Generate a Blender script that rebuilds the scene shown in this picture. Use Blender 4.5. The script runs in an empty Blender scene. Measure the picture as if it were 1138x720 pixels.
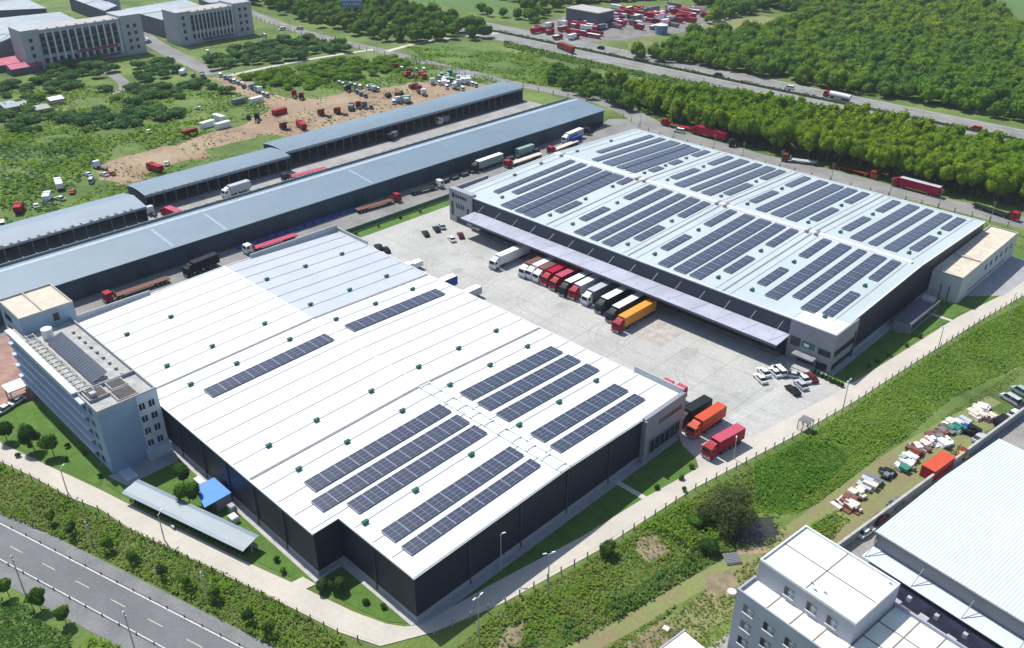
import bpy, math, random
import numpy as np
from mathutils import Vector, Matrix, Euler
R = math.radians
SC = bpy.context.scene
COL = SC.collection
rnd = random.Random(7)

# ------------------------------------------------------------------ camera
CAM_H = 120.0
PITCH, YAW, FPX = 29.56, 44.4765, 991.15
cd = bpy.data.cameras.new('camera'); cam = bpy.data.objects.new('camera', cd); COL.objects.link(cam)
cam.location = (0, 0, CAM_H); cam.rotation_euler = (R(90 - PITCH), 0, R(YAW))
cd.sensor_width = 36; cd.lens = FPX / 1138 * 36; cd.clip_start = 1; cd.clip_end = 6000
SC.camera = cam
SC.render.resolution_x, SC.render.resolution_y = 1024, 648

# ------------------------------------------------------------------ sky, sun, exposure
SUN_EL, SUN_AZ = 57.0, 182.0            # the sun stands over -X: shadows fall towards +X
w = bpy.data.worlds.new('World'); SC.world = w; w.use_nodes = True
nt = w.node_tree; nt.nodes.clear()
sky = nt.nodes.new('ShaderNodeTexSky'); sky.sky_type = 'NISHITA'; sky.sun_disc = False
sky.sun_elevation = R(SUN_EL); sky.sun_rotation = R(-86)
sky.air_density = 1.0; sky.dust_density = 0.8
bg = nt.nodes.new('ShaderNodeBackground'); bg.inputs[1].default_value = 0.115
wo = nt.nodes.new('ShaderNodeOutputWorld')
nt.links.new(sky.outputs[0], bg.inputs[0]); nt.links.new(bg.outputs[0], wo.inputs[0])
sd = bpy.data.lights.new('sun', 'SUN'); sd.energy = 4.2; sd.angle = R(0.5); sd.color = (1, .965, .91)
sun = bpy.data.objects.new('sun', sd); COL.objects.link(sun)
# direction light travels: (+cos el, -small, -sin el)
d = Vector((math.cos(R(SUN_EL)) * math.cos(R(-4)), math.cos(R(SUN_EL)) * math.sin(R(-4)), -math.sin(R(SUN_EL))))
sun.rotation_euler = d.to_track_quat('-Z', 'Y').to_euler()
sun.location = (-200, 100, 200)
SC.view_settings.view_transform = 'Standard'; SC.view_settings.look = 'None'
SC.view_settings.exposure = 0.30; SC.view_settings.gamma = 1; SC.view_settings.use_curve_mapping = False

# ------------------------------------------------------------------ survey: pixel of the photograph -> point on a plane of height z
_cy, _sy = math.cos(R(-YAW)), math.sin(R(-YAW)); _cp, _sp = math.cos(R(PITCH)), math.sin(R(PITCH))
_f = Vector((_sy * _cp, _cy * _cp, -_sp)); _r = Vector((_cy, -_sy, 0)); _u = _r.cross(_f)
def G(px, py, z=0.0):
    v = _f * FPX + _r * (px - 569) - _u * (py - 360)
    t = (z - CAM_H) / v.z
    return (v.x * t, v.y * t)
def GP(pts, z=0.0): return [G(a, b, z) for a, b in pts]

# ------------------------------------------------------------------ materials
MATS = {}
def lin(c):
    return tuple(((x / 255) / 12.92 if x <= 10 else (((x / 255) + .055) / 1.055) ** 2.4) for x in c)
def mat(name, col, rough=.7, metal=0., var=.12, scale=.6, col2=None, scale2=None, bump=0., wave=None, spec=.4, detail=6, lo=.38, hi=.62, s2lo=.88, s2hi=1.11):
    """col: linear base colour. noise between col*(1-var) and col*(1+var), or to col2."""
    if name in MATS: return MATS[name]
    m = bpy.data.materials.new(name); m.use_nodes = True; n = m.node_tree; L = n.links
    b = n.nodes['Principled BSDF']; b.inputs['Roughness'].default_value = rough; b.inputs['Metallic'].default_value = metal
    b.inputs['Specular IOR Level'].default_value = spec
    tc = n.nodes.new('ShaderNodeTexCoord'); geo = n.nodes.new('ShaderNodeNewGeometry')
    tx = n.nodes.new('ShaderNodeTexNoise'); tx.inputs['Scale'].default_value = scale; tx.inputs['Detail'].default_value = detail
    tx.inputs['Roughness'].default_value = .65
    L.new(geo.outputs['Position'], tx.inputs['Vector'])
    rp = n.nodes.new('ShaderNodeValToRGB')
    rp.color_ramp.elements[0].position = lo; rp.color_ramp.elements[1].position = hi
    c1 = tuple(max(0, x * (1 - var)) for x in col); c2 = tuple(min(.95, x * (1 + var)) for x in (col2 or col))
    rp.color_ramp.elements[0].color = (*c1, 1); rp.color_ramp.elements[1].color = (*c2, 1)
    L.new(tx.outputs['Fac'], rp.inputs[0]); out = rp.outputs[0]
    if scale2:
        t2 = n.nodes.new('ShaderNodeTexNoise'); t2.inputs['Scale'].default_value = scale2; t2.inputs['Detail'].default_value = 5
        L.new(geo.outputs['Position'], t2.inputs['Vector'])
        mr = n.nodes.new('ShaderNodeMapRange'); mr.inputs[1].default_value = .3; mr.inputs[2].default_value = .7
        mr.inputs[3].default_value = s2lo; mr.inputs[4].default_value = s2hi
        L.new(t2.outputs['Fac'], mr.inputs[0])
        mx = n.nodes.new('ShaderNodeVectorMath'); mx.operation = 'SCALE'
        L.new(out, mx.inputs[0]); L.new(mr.outputs[0], mx.inputs['Scale']); out = mx.outputs[0]
    L.new(out, b.inputs['Base Color'])
    if wave:   # ribbed sheet: bump across axis (0=x,1=y), pitch in metres
        ax, pitch, st = wave
        sp_ = n.nodes.new('ShaderNodeSeparateXYZ'); L.new(tc.outputs['Object'], sp_.inputs[0])
        mm = n.nodes.new('ShaderNodeMath'); mm.operation = 'MULTIPLY'; mm.inputs[1].default_value = 2 * math.pi / pitch
        L.new(sp_.outputs[ax], mm.inputs[0])
        sn = n.nodes.new('ShaderNodeMath'); sn.operation = 'SINE'; L.new(mm.outputs[0], sn.inputs[0])
        pw = n.nodes.new('ShaderNodeMath'); pw.operation = 'POWER'
        ab = n.nodes.new('ShaderNodeMath'); ab.operation = 'ABSOLUTE'; L.new(sn.outputs[0], ab.inputs[0])
        L.new(ab.outputs[0], pw.inputs[0]); pw.inputs[1].default_value = 4
        bp = n.nodes.new('ShaderNodeBump'); bp.inputs['Strength'].default_value = st; bp.inputs['Distance'].default_value = .08
        L.new(pw.outputs[0], bp.inputs['Height']); L.new(bp.outputs[0], b.inputs['Normal'])
    elif bump:
        t3 = n.nodes.new('ShaderNodeTexNoise'); t3.inputs['Scale'].default_value = max(scale * 4, 1.5); t3.inputs['Detail'].default_value = 4
        L.new(geo.outputs['Position'], t3.inputs['Vector'])
        bp = n.nodes.new('ShaderNodeBump'); bp.inputs['Strength'].default_value = bump; bp.inputs['Distance'].default_value = .5
        L.new(t3.outputs['Fac'], bp.inputs['Height']); L.new(bp.outputs[0], b.inputs['Normal'])
    MATS[name] = m
    return m
def leafmat(name, ca, cb, cc, s1=.05, s2=.35):
    if name in MATS: return MATS[name]
    m = bpy.data.materials.new(name); m.use_nodes = True; n = m.node_tree; L = n.links
    b = n.nodes['Principled BSDF']; b.inputs['Roughness'].default_value = .9; b.inputs['Specular IOR Level'].default_value = .03
    geo = n.nodes.new('ShaderNodeNewGeometry')
    def noise(s, det=3):
        t = n.nodes.new('ShaderNodeTexNoise'); t.inputs['Scale'].default_value = s; t.inputs['Detail'].default_value = det
        L.new(geo.outputs['Position'], t.inputs['Vector']); return t
    a = noise(s1); c = noise(s2)
    r1 = n.nodes.new('ShaderNodeMapRange'); r1.inputs[1].default_value = .42; r1.inputs[2].default_value = .6; L.new(a.outputs[0], r1.inputs[0])
    r2 = n.nodes.new('ShaderNodeMapRange'); r2.inputs[1].default_value = .38; r2.inputs[2].default_value = .62; L.new(c.outputs[0], r2.inputs[0])
    m1 = n.nodes.new('ShaderNodeMix'); m1.data_type = 'RGBA'; m1.inputs[6].default_value = (*ca, 1); m1.inputs[7].default_value = (*cb, 1)
    L.new(r1.outputs[0], m1.inputs[0])
    m2 = n.nodes.new('ShaderNodeMix'); m2.data_type = 'RGBA'; m2.inputs[7].default_value = (*cc, 1)
    L.new(m1.outputs[2], m2.inputs[6]); L.new(r2.outputs[0], m2.inputs[0])
    L.new(m2.outputs[2], b.inputs['Base Color'])
    tr = n.nodes.new('ShaderNodeBsdfTranslucent'); L.new(m2.outputs[2], tr.inputs[0])
    ms = n.nodes.new('ShaderNodeMixShader'); ms.inputs[0].default_value = .35
    L.new(b.outputs[0], ms.inputs[1]); L.new(tr.outputs[0], ms.inputs[2])
    L.new(ms.outputs[0], n.nodes['Material Output'].inputs['Surface'])
    MATS[name] = m; return m
def panelmat(name, nx, ny, line=.05):
    """solar modules: dark cells, pale module frames on a nx x ny metre pitch (object space)."""
    if name in MATS: return MATS[name]
    m = bpy.data.materials.new(name); m.use_nodes = True; n = m.node_tree; L = n.links
    b = n.nodes['Principled BSDF']; b.inputs['Roughness'].default_value = .25; b.inputs['Specular IOR Level'].default_value = .5
    tc = n.nodes.new('ShaderNodeTexCoord'); sp_ = n.nodes.new('ShaderNodeSeparateXYZ'); L.new(tc.outputs['UV'], sp_.inputs[0])
    def line_f(out, pitch, wd):
        a = n.nodes.new('ShaderNodeMath'); a.operation = 'DIVIDE'; a.inputs[1].default_value = pitch; L.new(out, a.inputs[0])
        f = n.nodes.new('ShaderNodeMath'); f.operation = 'FRACT'; L.new(a.outputs[0], f.inputs[0])
        c = n.nodes.new('ShaderNodeMath'); c.operation = 'LESS_THAN'; c.inputs[1].default_value = wd / pitch; L.new(f.outputs[0], c.inputs[0]); return c.outputs[0]
    l1 = line_f(sp_.outputs[0], nx, line); l2 = line_f(sp_.outputs[1], ny, line); l3 = line_f(sp_.outputs[1], ny * 2, line * 3.5)
    mx = n.nodes.new('ShaderNodeMath'); mx.operation = 'MAXIMUM'; L.new(l1, mx.inputs[0]); L.new(l2, mx.inputs[1])
    mx2 = n.nodes.new('ShaderNodeMath'); mx2.operation = 'MAXIMUM'; L.new(mx.outputs[0], mx2.inputs[0]); L.new(l3, mx2.inputs[1])
    ns = n.nodes.new('ShaderNodeTexNoise'); ns.inputs['Scale'].default_value = .25
    rp = n.nodes.new('ShaderNodeValToRGB'); rp.color_ramp.elements[0].position = .35; rp.color_ramp.elements[1].position = .65
    rp.color_ramp.elements[0].color = (.040, .050, .080, 1); rp.color_ramp.elements[1].color = (.066, .077, .108, 1)
    L.new(ns.outputs[0], rp.inputs[0])
    mi = n.nodes.new('ShaderNodeMix'); mi.data_type = 'RGBA'; mi.inputs[7].default_value = (.26, .29, .36, 1)
    L.new(mx2.outputs[0], mi.inputs[0]); L.new(rp.outputs[0], mi.inputs[6]); L.new(mi.outputs[2], b.inputs['Base Color'])
    MATS[name] = m; return m

def paint(name, rgb, rough=.45, **k):
    """a paint given by its sRGB colour as base colour"""
    return mat(name, lin(rgb), rough, var=k.pop('var', .08), **k)

M_WHITE = paint('white_painted_metal', (225, 226, 226))
M_GLASS = mat('dark_window_glass', (.022, .03, .042), .22, var=.3, spec=.35)
M_TYRE = mat('tyre_rubber', (.02, .02, .02), .9)
M_RIM = mat('rim_steel', (.35, .35, .36), .4, .6)
M_CHASSIS = mat('chassis_dark_steel', (.035, .035, .04), .6)
M_DARK = mat('dark_interior', (.03, .032, .04), .9)
M_CONC = mat('pale_concrete', (.42, .41, .38), .9, scale=.5, scale2=3)
M_GREY = mat('grey_steel', (.30, .31, .33), .5, .2)
M_LAMP = mat('galvanised_pole', (.42, .43, .44), .45, .4)

# ------------------------------------------------------------------ object helpers
def tag(o, label=None, cat=None, group=None, kind=None):
    if label: o['label'] = label
    if cat: o['category'] = cat
    if group: o['group'] = group
    if kind: o['kind'] = kind
    return o
def thing(name, label, cat, loc=(0, 0, 0), rz=0., group=None):
    o = bpy.data.objects.new(name, None); COL.objects.link(o); o.empty_display_size = .5
    o.location = loc; o.rotation_euler = (0, 0, rz)
    return tag(o, label, cat, group)
class MB:
    def __init__(s): s.v = []; s.f = []; s.m = []; s.uv = {}
    def add(s, vs, fs, m=0):
        k = len(s.v); s.v += [tuple(v) for v in vs]; s.f += [tuple(i + k for i in f) for f in fs]; s.m += [m] * len(fs)
        return s
    def box(s, x0, x1, y0, y1, z0, z1, m=0, top=None):
        t = top or 0
        vs = [(x0, y0, z0), (x1, y0, z0), (x1, y1, z0), (x0, y1, z0), (x0 + t, y0 + t, z1), (x1 - t, y0 + t, z1), (x1 - t, y1 - t, z1), (x0 + t, y1 - t, z1)]
        return s.add(vs, [(0, 3, 2, 1), (4, 5, 6, 7), (0, 1, 5, 4), (1, 2, 6, 5), (2, 3, 7, 6), (3, 0, 4, 7)], m)
    def prism(s, poly, z0, z1, m=0):
        """poly ccw or cw list of (x,y); z1 may be a function of (x,y)"""
        a = sum(poly[i][0] * poly[(i + 1) % len(poly)][1] - poly[(i + 1) % len(poly)][0] * poly[i][1] for i in range(len(poly)))
        if a < 0: poly = poly[::-1]
        n = len(poly); zf = z1 if callable(z1) else (lambda x, y: z1)
        vs = [(x, y, z0) for x, y in poly] + [(x, y, zf(x, y)) for x, y in poly]
        fs = [tuple(range(n))[::-1], tuple(range(n, 2 * n))] + [(i, (i + 1) % n, n + (i + 1) % n, n + i) for i in range(n)]
        return s.add(vs, fs, m)
    def sweep(s, prof, a0, a1, axis='y', m=0, caps=True):
        """closed profile [(p,z)] extruded along axis"""
        n = len(prof)
        P = (lambda p, z, a: (p, a, z)) if axis == 'y' else (lambda p, z, a: (a, p, z))
        vs = [P(p, z, a0) for p, z in prof] + [P(p, z, a1) for p, z in prof]
        fs = [(i, (i + 1) % n, n + (i + 1) % n, n + i) for i in range(n)]
        if caps: fs += [tuple(range(n))[::-1], tuple(range(n, 2 * n))]
        return s.add(vs, fs, m)
    def cyl(s, p0, p1, r0, r1=None, n=8, m=0):
        r1 = r0 if r1 is None else r1
        p0 = Vector(p0); p1 = Vector(p1); ax = (p1 - p0)
        if ax.length < 1e-6: return s
        ax.normalize(); t = Vector((0, 0, 1)) if abs(ax.z) < .9 else Vector((1, 0, 0))
        a = ax.cross(t).normalized(); b = ax.cross(a)
        vs = []
        for p, r in ((p0, r0), (p1, r1)):
            for i in range(n):
                an = 2 * math.pi * i / n; vs.append(p + a * (r * math.cos(an)) + b * (r * math.sin(an)))
        fs = [(i, (i + 1) % n, n + (i + 1) % n, n + i) for i in range(n)] + [tuple(range(n))[::-1], tuple(range(n, 2 * n))]
        return s.add(vs, fs, m)
    def bar(s, p0, p1, wd, m=0): return s.cyl(p0, p1, wd * .7, n=4, m=m)
    def mesh(s, name, mats):
        me = bpy.data.meshes.new(name); me.from_pydata(s.v, [], s.f)
        for mt in (mats if isinstance(mats, (list, tuple)) else [mats]): me.materials.append(mt)
        if any(s.m): me.polygons.foreach_set('material_index', s.m)
        me.validate(); me.update()
        import bmesh
        bm = bmesh.new(); bm.from_mesh(me); bmesh.ops.recalc_face_normals(bm, faces=bm.faces); bm.to_mesh(me); bm.free()
        return me
    def build(s, name, mats, parent=None, label=None, absolute=False):
        if absolute and parent is not None:
            p = parent
            while p.parent: p = p.parent
            ox, oy, oz = p.location; s.v = [(a - ox, b - oy, c - oz) for a, b, c in s.v]
        o = bpy.data.objects.new(name, s.mesh(name, mats)); COL.objects.link(o)
        if parent is not None: o.parent = parent
        if label: o['label'] = label
        return o
def copy_tree(o, parent=None):
    c = o.copy(); COL.objects.link(c); c.parent = parent
    for k in ('label', 'category', 'group'):
        if parent is not None and k in c and k != 'label': del c[k]
    for ch in KIDS.get(o.name, []): copy_tree2(ch, c)
    return c
KIDS = {}
def copy_tree2(o, parent):
    c = o.copy(); COL.objects.link(c); c.parent = parent
    for ch in KIDS.get(o.name, []): copy_tree2(ch, c)
def index_kids():
    KIDS.clear()
    for o in bpy.data.objects:
        if o.parent: KIDS.setdefault(o.parent.name, []).append(o)
def sheet(name, poly, z, m, kind='structure'):
    a = sum(poly[i][0] * poly[(i + 1) % len(poly)][1] - poly[(i + 1) % len(poly)][0] * poly[i][1] for i in range(len(poly)))
    if a < 0: poly = poly[::-1]
    mb = MB(); mb.v = [(x, y, z) for x, y in poly]; mb.f = [tuple(range(len(poly)))]; mb.m = [0]
    o = mb.build(name, m); return tag(o, kind=kind)
def ribbon(pts, wd):
    """polygon of constant width along a centre line"""
    Lf, Rt = [], []
    for i, p in enumerate(pts):
        a = Vector(pts[max(0, i - 1)]); b = Vector(pts[min(len(pts) - 1, i + 1)]); t = (b - a).normalized(); n = Vector((-t.y, t.x)) * wd / 2
        q = Vector(p); Lf.append(tuple(q + n)); Rt.append(tuple(q - n))
    return Lf + Rt[::-1]
def smooth(pts, it=2):
    for _ in range(it):
        q = [pts[0]]
        for a, b in zip(pts, pts[1:]):
            q.append((a[0] * .75 + b[0] * .25, a[1] * .75 + b[1] * .25)); q.append((a[0] * .25 + b[0] * .75, a[1] * .25 + b[1] * .75))
        q.append(pts[-1]); pts = q
    return pts
def inpoly(x, y, poly):
    c = False; j = len(poly) - 1
    for i in range(len(poly)):
        xi, yi = poly[i]; xj, yj = poly[j]
        if (yi > y) != (yj > y) and x < (xj - xi) * (y - yi) / (yj - yi) + xi: c = not c
        j = i
    return c
def lerp(a, b, t): return tuple(p + (q - p) * t for p, q in zip(a, b))

# ================================================================== GROUND
gm = mat('meadow_ground', (.085, .155, .028), .95, var=.2, scale=.035, col2=(.140, .195, .045), scale2=.4, bump=.8, lo=.36, hi=.64)
mb = MB(); S = 3000
mb.v = [(-S, -S, 0), (S, -S, 0), (S, S, 0), (-S, S, 0)]; mb.f = [(0, 1, 2, 3)]; mb.m = [0]
tag(mb.build('ground', gm), kind='structure')

m_yard = mat('yard_concrete', (.43, .425, .395), .9, var=.14, scale=.07, scale2=1.2, bump=.05, lo=.32, hi=.68)
m_path = mat('path_concrete', (.52, .48, .41), .9, var=.06, scale=.12, scale2=1.2, s2lo=.95, s2hi=1.05)
m_road = mat('asphalt', (.165, .165, .175), .9, var=.10, scale=.08, scale2=2.5)
m_shoulder = mat('asphalt_shoulder', (.20, .20, .20), .95, var=.12, scale=.2, scale2=2)
m_roadold = mat('old_concrete_road', (.235, .23, .215), .95, var=.16, scale=.08, scale2=1.2)
m_dirt = mat('bare_dirt', (.35, .225, .145), .95, var=.22, scale=.05, col2=(.30, .23, .15), scale2=.6, s2lo=.8, s2hi=1.15)
m_lawn = mat('mown_lawn', (.080, .165, .024), .95, var=.15, scale=.3, scale2=3, bump=.3)
m_line = mat('white_road_paint', (.62, .62, .60), .7, var=.15, scale=1.5)
m_yline = mat('yellow_road_paint', (.50, .47, .28), .7, var=.15, scale=1.5)
m_soil = mat('soil', (.22, .18, .11), .95, var=.25, scale=.4, scale2=2)
m_straw = mat('dry_grass_soil', (.30, .25, .13), .95, var=.25, scale=.15, col2=(.16, .19, .06), scale2=1.5)
m_grave = mat('walkway_slab', (.33, .33, .34), .9, var=.1, scale=.4)
m_kerb = mat('kerb_stone', (.45, .44, .41), .9, var=.1)

# yard and plots (each sheet above the one below)
yard = [(-224, 141.5), (-224, 193), (-214.5, 193), (-214.5, 188), (-86, 188), (-75, 188)] + [(-72, 184), (-68.3, 189), (-64.6, 180)] + \
       [(-67.4, 160.5), (-70.1, 145.9), (-72, 136), (-76, 134), (-79.0, 137.0), (-83.5, 138.6), (-86.3, 141.0), (-88, 141.6)]
sheet('yard', [(-224, 120), (-224, 200), (-213, 200)] + yard[4:] + [(-200, 141.5), (-200, 120)], .05, m_yard)
# lawn strip inside the fence, north-west of the yard
sheet('lawn_strip', [(-228.6, 60), (-224, 60), (-224, 222), (-228.6, 222)], .06, m_lawn)
sheet('shed_road', [(-246, -20), (-229.8, -20), (-229.8, 200), (-227, 240), (-222, 300), (-214, 330), (-236, 332), (-250, 318), (-247, 309)], .04, m_roadold)
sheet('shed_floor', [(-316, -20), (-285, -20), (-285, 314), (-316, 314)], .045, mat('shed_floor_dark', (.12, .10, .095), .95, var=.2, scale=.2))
sheet('court', [(-297, -20), (-270, -20), (-270, 314), (-297, 314)], .05, mat('court_concrete', (.33, .32, .30), .95, var=.15, scale=.1, scale2=1))
# east path, drawn along its inner and outer edge
E_out = [(-88, 58.5), (-83.5, 66), (-79.6, 79.1), (-76.0, 100.7), (-73.4, 128.1), (-70.1, 145.9), (-67.4, 160.5), (-64.3, 181.9), (-57.7, 243.2), (-54.4, 266.6), (-49, 310)]
E_in = [(-86.2, 65.4), (-84.4, 79.5), (-80.6, 101.5), (-78.9, 118.6), (-77.2, 130), (-75, 147), (-72.5, 161.5), (-68.9, 183), (-63.0, 240), (-59.0, 262), (-54, 310)]
sheet('path', E_in + E_out[::-1], .10, m_path)
W_up = [(-260, 15), (-191.3, 33.9), (-175, 38.2), (-168.6, 40.1), (-159.5, 42.6), (-152.2, 44.4), (-119.4, 52.9), (-107.5, 56.4), (-96.7, 59.3), (-90.6, 61.6), (-87.9, 63.4), (-86.1, 65.6), (-83.5, 66), (-87.6, 57.9)]
W_lo = [(-261, 10.5), (-185.3, 31.2), (-174.1, 34.4), (-161.8, 37.2), (-154.2, 39.9), (-143.2, 43.3 - 1.6), (-111.4, 50.6), (-103.5, 52.7), (-94.8, 54.9), (-87.6, 57.9)]
sheet('path', [(-87.6, 57.9)] + W_lo[::-1][1:] + W_up[:-1], .12, m_path)
# lawns round the first warehouse
sheet('lawn', [(-85.4, 66.4), (-83.8, 79.5), (-80.0, 101.5), (-78.3, 118.6), (-76.8, 131.5), (-79.3, 136.2), (-83.5, 137.6), (-85.6, 139.5)], .08, m_lawn)
sheet('lawn', [(-161, 44.0), (-152.2, 45.4), (-119.4, 53.9), (-109.0, 57.0), (-109.5, 58.4), (-162, 58.4)], .08, m_lawn)
sheet('lawn', [(-106.3, 58.6), (-96.7, 60.2), (-91, 62.0), (-88.2, 64.2), (-106.3, 64.2)], .08, m_lawn)
sheet('lawn', [(-215, 28.2), (-191.3, 34.7), (-175, 38.9), (-161.5, 42.8), (-164.5, 45.6), (-200, 45.6), (-204, 42), (-206, 33.5)], .08, m_lawn)
sheet('forecourt', [(-240, 30), (-205, 33), (-204, 62), (-240, 62)], .07, mat('red_paving', (.33, .20, .16), .9, var=.2, scale=.3, scale2=3))
sheet('paving', [(-163, 45.4), (-157.5, 46.8), (-157.5, 58.6), (-165, 58.6)], .10, m_grave)
sheet('paving', [(-110.0, 57.8), (-106.8, 58.4), (-107.2, 55.8), (-110.4, 55.0)], .13, m_path)
# walkway slabs along the walls
sheet('walkway', [(-87.2, 64.6), (-85.4, 64.9), (-85.4, 140), (-87.2, 140)], .09, m_grave)
sheet('walkway', [(-128, 58.6), (-107.2, 58.6), (-107.2, 64.3), (-87.2, 64.3), (-87.2, 66), (-108.2, 66), (-108.2, 60), (-165, 60), (-165, 58.6)], .095, m_kerb)
# B side lawn
sheet('lawn', [(-73.4, 187), (-69.6, 189.7), (-63.6, 240), (-59.6, 262), (-54.6, 310), (-66, 310), (-66, 246), (-73.4, 246)], .08, m_lawn)
sheet('walkway', [(-75, 188), (-73.2, 188), (-73.2, 246), (-75, 246)], .10, m_grave)
sheet('paving', [(-66.3, 254), (-58.5, 262), (-56.5, 292), (-66.3, 292)], .11, m_grave)
sheet('paving', [(-73.2, 220), (-70.5, 220), (-70.5, 246), (-73.2, 246)], .12, m_grave)
for y in (236, 118):
    x = -66.5 if y > 200 else -82
    sheet('paving', [(x - 4, y), (x + 3.4, y), (x + 3.4, y + 1.3), (x - 4, y + 1.3)], .125, m_path)

# SW carriageway
def sw(t, o): # along the road: t metres from (-163,24.8), o metres to its left
    ux, uy = .9617, .2741
    return (-163 + ux * t - uy * o, 24.8 + uy * t + ux * o)
sheet('road', [sw(-120, 2.6), sw(200, 2.6), sw(200, -9.8), sw(-120, -9.8)], .05, m_shoulder)
sheet('road', [sw(-120, .3), sw(200, .3), sw(200, -6.6), sw(-120, -6.6)], .07, m_road)
mk = MB()
def strip(mb, a, b, wd, z):
    a = Vector(a); b = Vector(b); t = (b - a).normalized(); n = Vector((-t.y, t.x)) * wd / 2
    mb.add([(*(a + n), z), (*(a - n), z), (*(b - n), z), (*(b + n), z)], [(0, 1, 2, 3)])
strip(mk, sw(-120, -.05), sw(200, -.05), .22, .09)
strip(mk, sw(-120, -6.3), sw(200, -6.3), .22, .09)
tag(mk.build('road_markings', m_line), kind='structure')
mk = MB()
for i in range(-8, 16): strip(mk, sw(6.2 + i * 9.2, -3.2), sw(9.8 + i * 9.2, -3.2), .16, .09)
tag(mk.build('road_markings', m_yline), kind='structure')

# highway, back road, north road
sheet('road', [(-1500, 400), (600, 400), (600, 434), (-1500, 434)], .05, m_roadold)
mk = MB()
for y, wd in ((401.5, .3), (413.5, .3), (421, .3), (432.5, .3)): strip(mk, (-900, y), (200, y), wd, .10)
for i in range(-90, 20):
    for y in (407.5, 426.8): strip(mk, (i * 10, y), (i * 10 + 5, y), .25, .10)
tag(mk.build('road_markings', m_line), kind='structure')
sheet('central_reservation', [(-1500, 415.2), (600, 415.2), (600, 419.6), (-1500, 419.6)], .09, mat('dark_hedge_soil', (.03, .045, .02), 1, var=.3, scale=.3))
back = GP([(660, 108), (700, 124), (735, 146), (800, 163), (838, 175), (900, 188), (990, 212), (1060, 228), (1138, 248)])
back = smooth(back + [(back[-1][0] + 120, back[-1][1] + 2)])
sheet('road', ribbon(back, 11), .05, m_roadold)
north = smooth(GP([(180, -25), (262, 8), (340, 38), (440, 60), (530, 84), (600, 98), (665, 112)]))
sheet('road', ribbon(north, 9), .06, m_roadold)
sheet('road', ribbon(smooth(GP([(430, 57), (470, 46), (520, 40), (560, 36)])), 4), .07, m_path)
sheet('road', ribbon(smooth(GP([(120, 5), (160, 42), (195, 62), (240, 82)])), 11), .06, m_roadold)
sheet('road', ribbon(smooth(GP([(415, 55), (360, 63), (300, 74), (250, 85)])), 3.5), .08, m_path)
sheet('road', ribbon(smooth(GP([(118, 78), (134, 88), (142, 98), (122, 104)])), 6), .06, m_roadold)
sheet('road', ribbon(smooth(GP([(772, 30), (800, 22), (838, 14)])), 5), .06, m_roadold)
def wob(pts, amp, n=4):
    """natural outline: break each edge and push the points about"""
    q = []
    for i, a in enumerate(pts):
        b = pts[(i + 1) % len(pts)]
        for k in range(n):
            p = lerp(a, b, k / n); q.append((p[0] + rnd.uniform(-amp, amp), p[1] + rnd.uniform(-amp, amp)))
    return q
dirt = GP([(232, 86), (262, 82), (300, 104), (340, 110), (380, 104), (430, 92), (500, 92), (560, 96), (545, 104), (470, 122), (380, 143), (300, 163), (240, 172), (190, 183), (140, 205), (112, 200), (118, 182), (200, 160), (280, 134), (300, 122), (262, 104)])
sheet('dirt', wob(dirt, 2.5), .04, m_dirt)
sheet('meadow', wob(GP([(335, 96), (372, 92), (378, 104), (345, 110)]), 1), .055, MATS['meadow_ground'])
sheet('meadow', wob(GP([(405, 88), (440, 82), (455, 94), (420, 98)]), 1), .055, MATS['meadow_ground'])
sheet('meadow', wob(GP([(225, 166), (300, 150), (330, 153), (290, 168), (240, 176)]), 1), .055, MATS['meadow_ground'])
sheet('dirt', wob(GP([(0, 118), (60, 113), (85, 120), (80, 130), (0, 135)]), 2), .04, m_straw)
sheet('truck_yard', GP([(590, 30), (640, 14), (770, 8), (790, 20), (760, 36), (700, 44), (640, 48), (600, 42)]), .04, mat('yard_gravel', (.20, .19, .18), .95, var=.2, scale=.1))
sheet('field', GP([(405, -20), (560, 0), (600, 22), (520, 12), (470, 2)]), .03, mat('green_crop', (.09, .17, .04), .95, scale=.05, scale2=1))
sheet('field', GP([(1085, -10), (1200, 5), (1200, 60), (1130, 34), (1108, 8)]), .03, MATS['green_crop'])
sheet('meadow', wob(GP([(470, 48), (560, 55), (605, 72), (600, 92), (520, 76), (450, 62)]), 3), .035, mat('bright_meadow', (.10, .17, .03), .95, var=.25, scale=.05, scale2=.8, bump=.5))
sheet('meadow', wob(GP([(695, 45), (735, 38), (730, 55), (700, 57)]), 2), .05, mat('olive_meadow', (.16, .18, .06), .95, var=.2, scale=.1))
sheet('dirt', wob(GP([(780, 25), (850, 18), (900, 26), (838, 34), (790, 36)]), 2), .035, m_straw)
# eastern waste ground: track, beds
sheet('track', ribbon(smooth(wob([(-74, 40), (-68, 64), (-62, 86), (-56, 118), (-52.5, 131), (-50.5, 150), (-49, 170), (-45.5, 185), (-40.5, 205), (-36, 235), (-31, 290)], .6, 1)[:9]), 3.4), .03, m_straw)
sheet('bank', wob([(-60, 84), (-52, 88), (-44, 130), (-41, 160), (-36, 200), (-40, 200), (-49, 160), (-53, 128)], 1.2), .025, m_straw)
sheet('soil', wob(GP([(710, 598), (728, 594), (745, 612), (722, 626), (704, 612)]), .5), .05, m_soil)
sheet('soil', wob(GP([(560, 698), (585, 690), (578, 719), (552, 722)]), .6), .05, m_soil)
sheet('soil', wob(GP([(785, 640), (812, 632), (822, 650), (800, 664), (784, 660)]), .6), .05, m_soil)
sheet('soil', wob(GP([(690, 724), (735, 690), (752, 700), (748, 724)]), .8), .05, m_soil)
sheet('pond', wob(GP([(806, 580), (860, 574), (868, 592), (850, 608), (812, 604)]), .8), .05, mat('dark_wet_mud', (.04, .04, .035), .35, var=.3, scale=.3))
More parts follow.
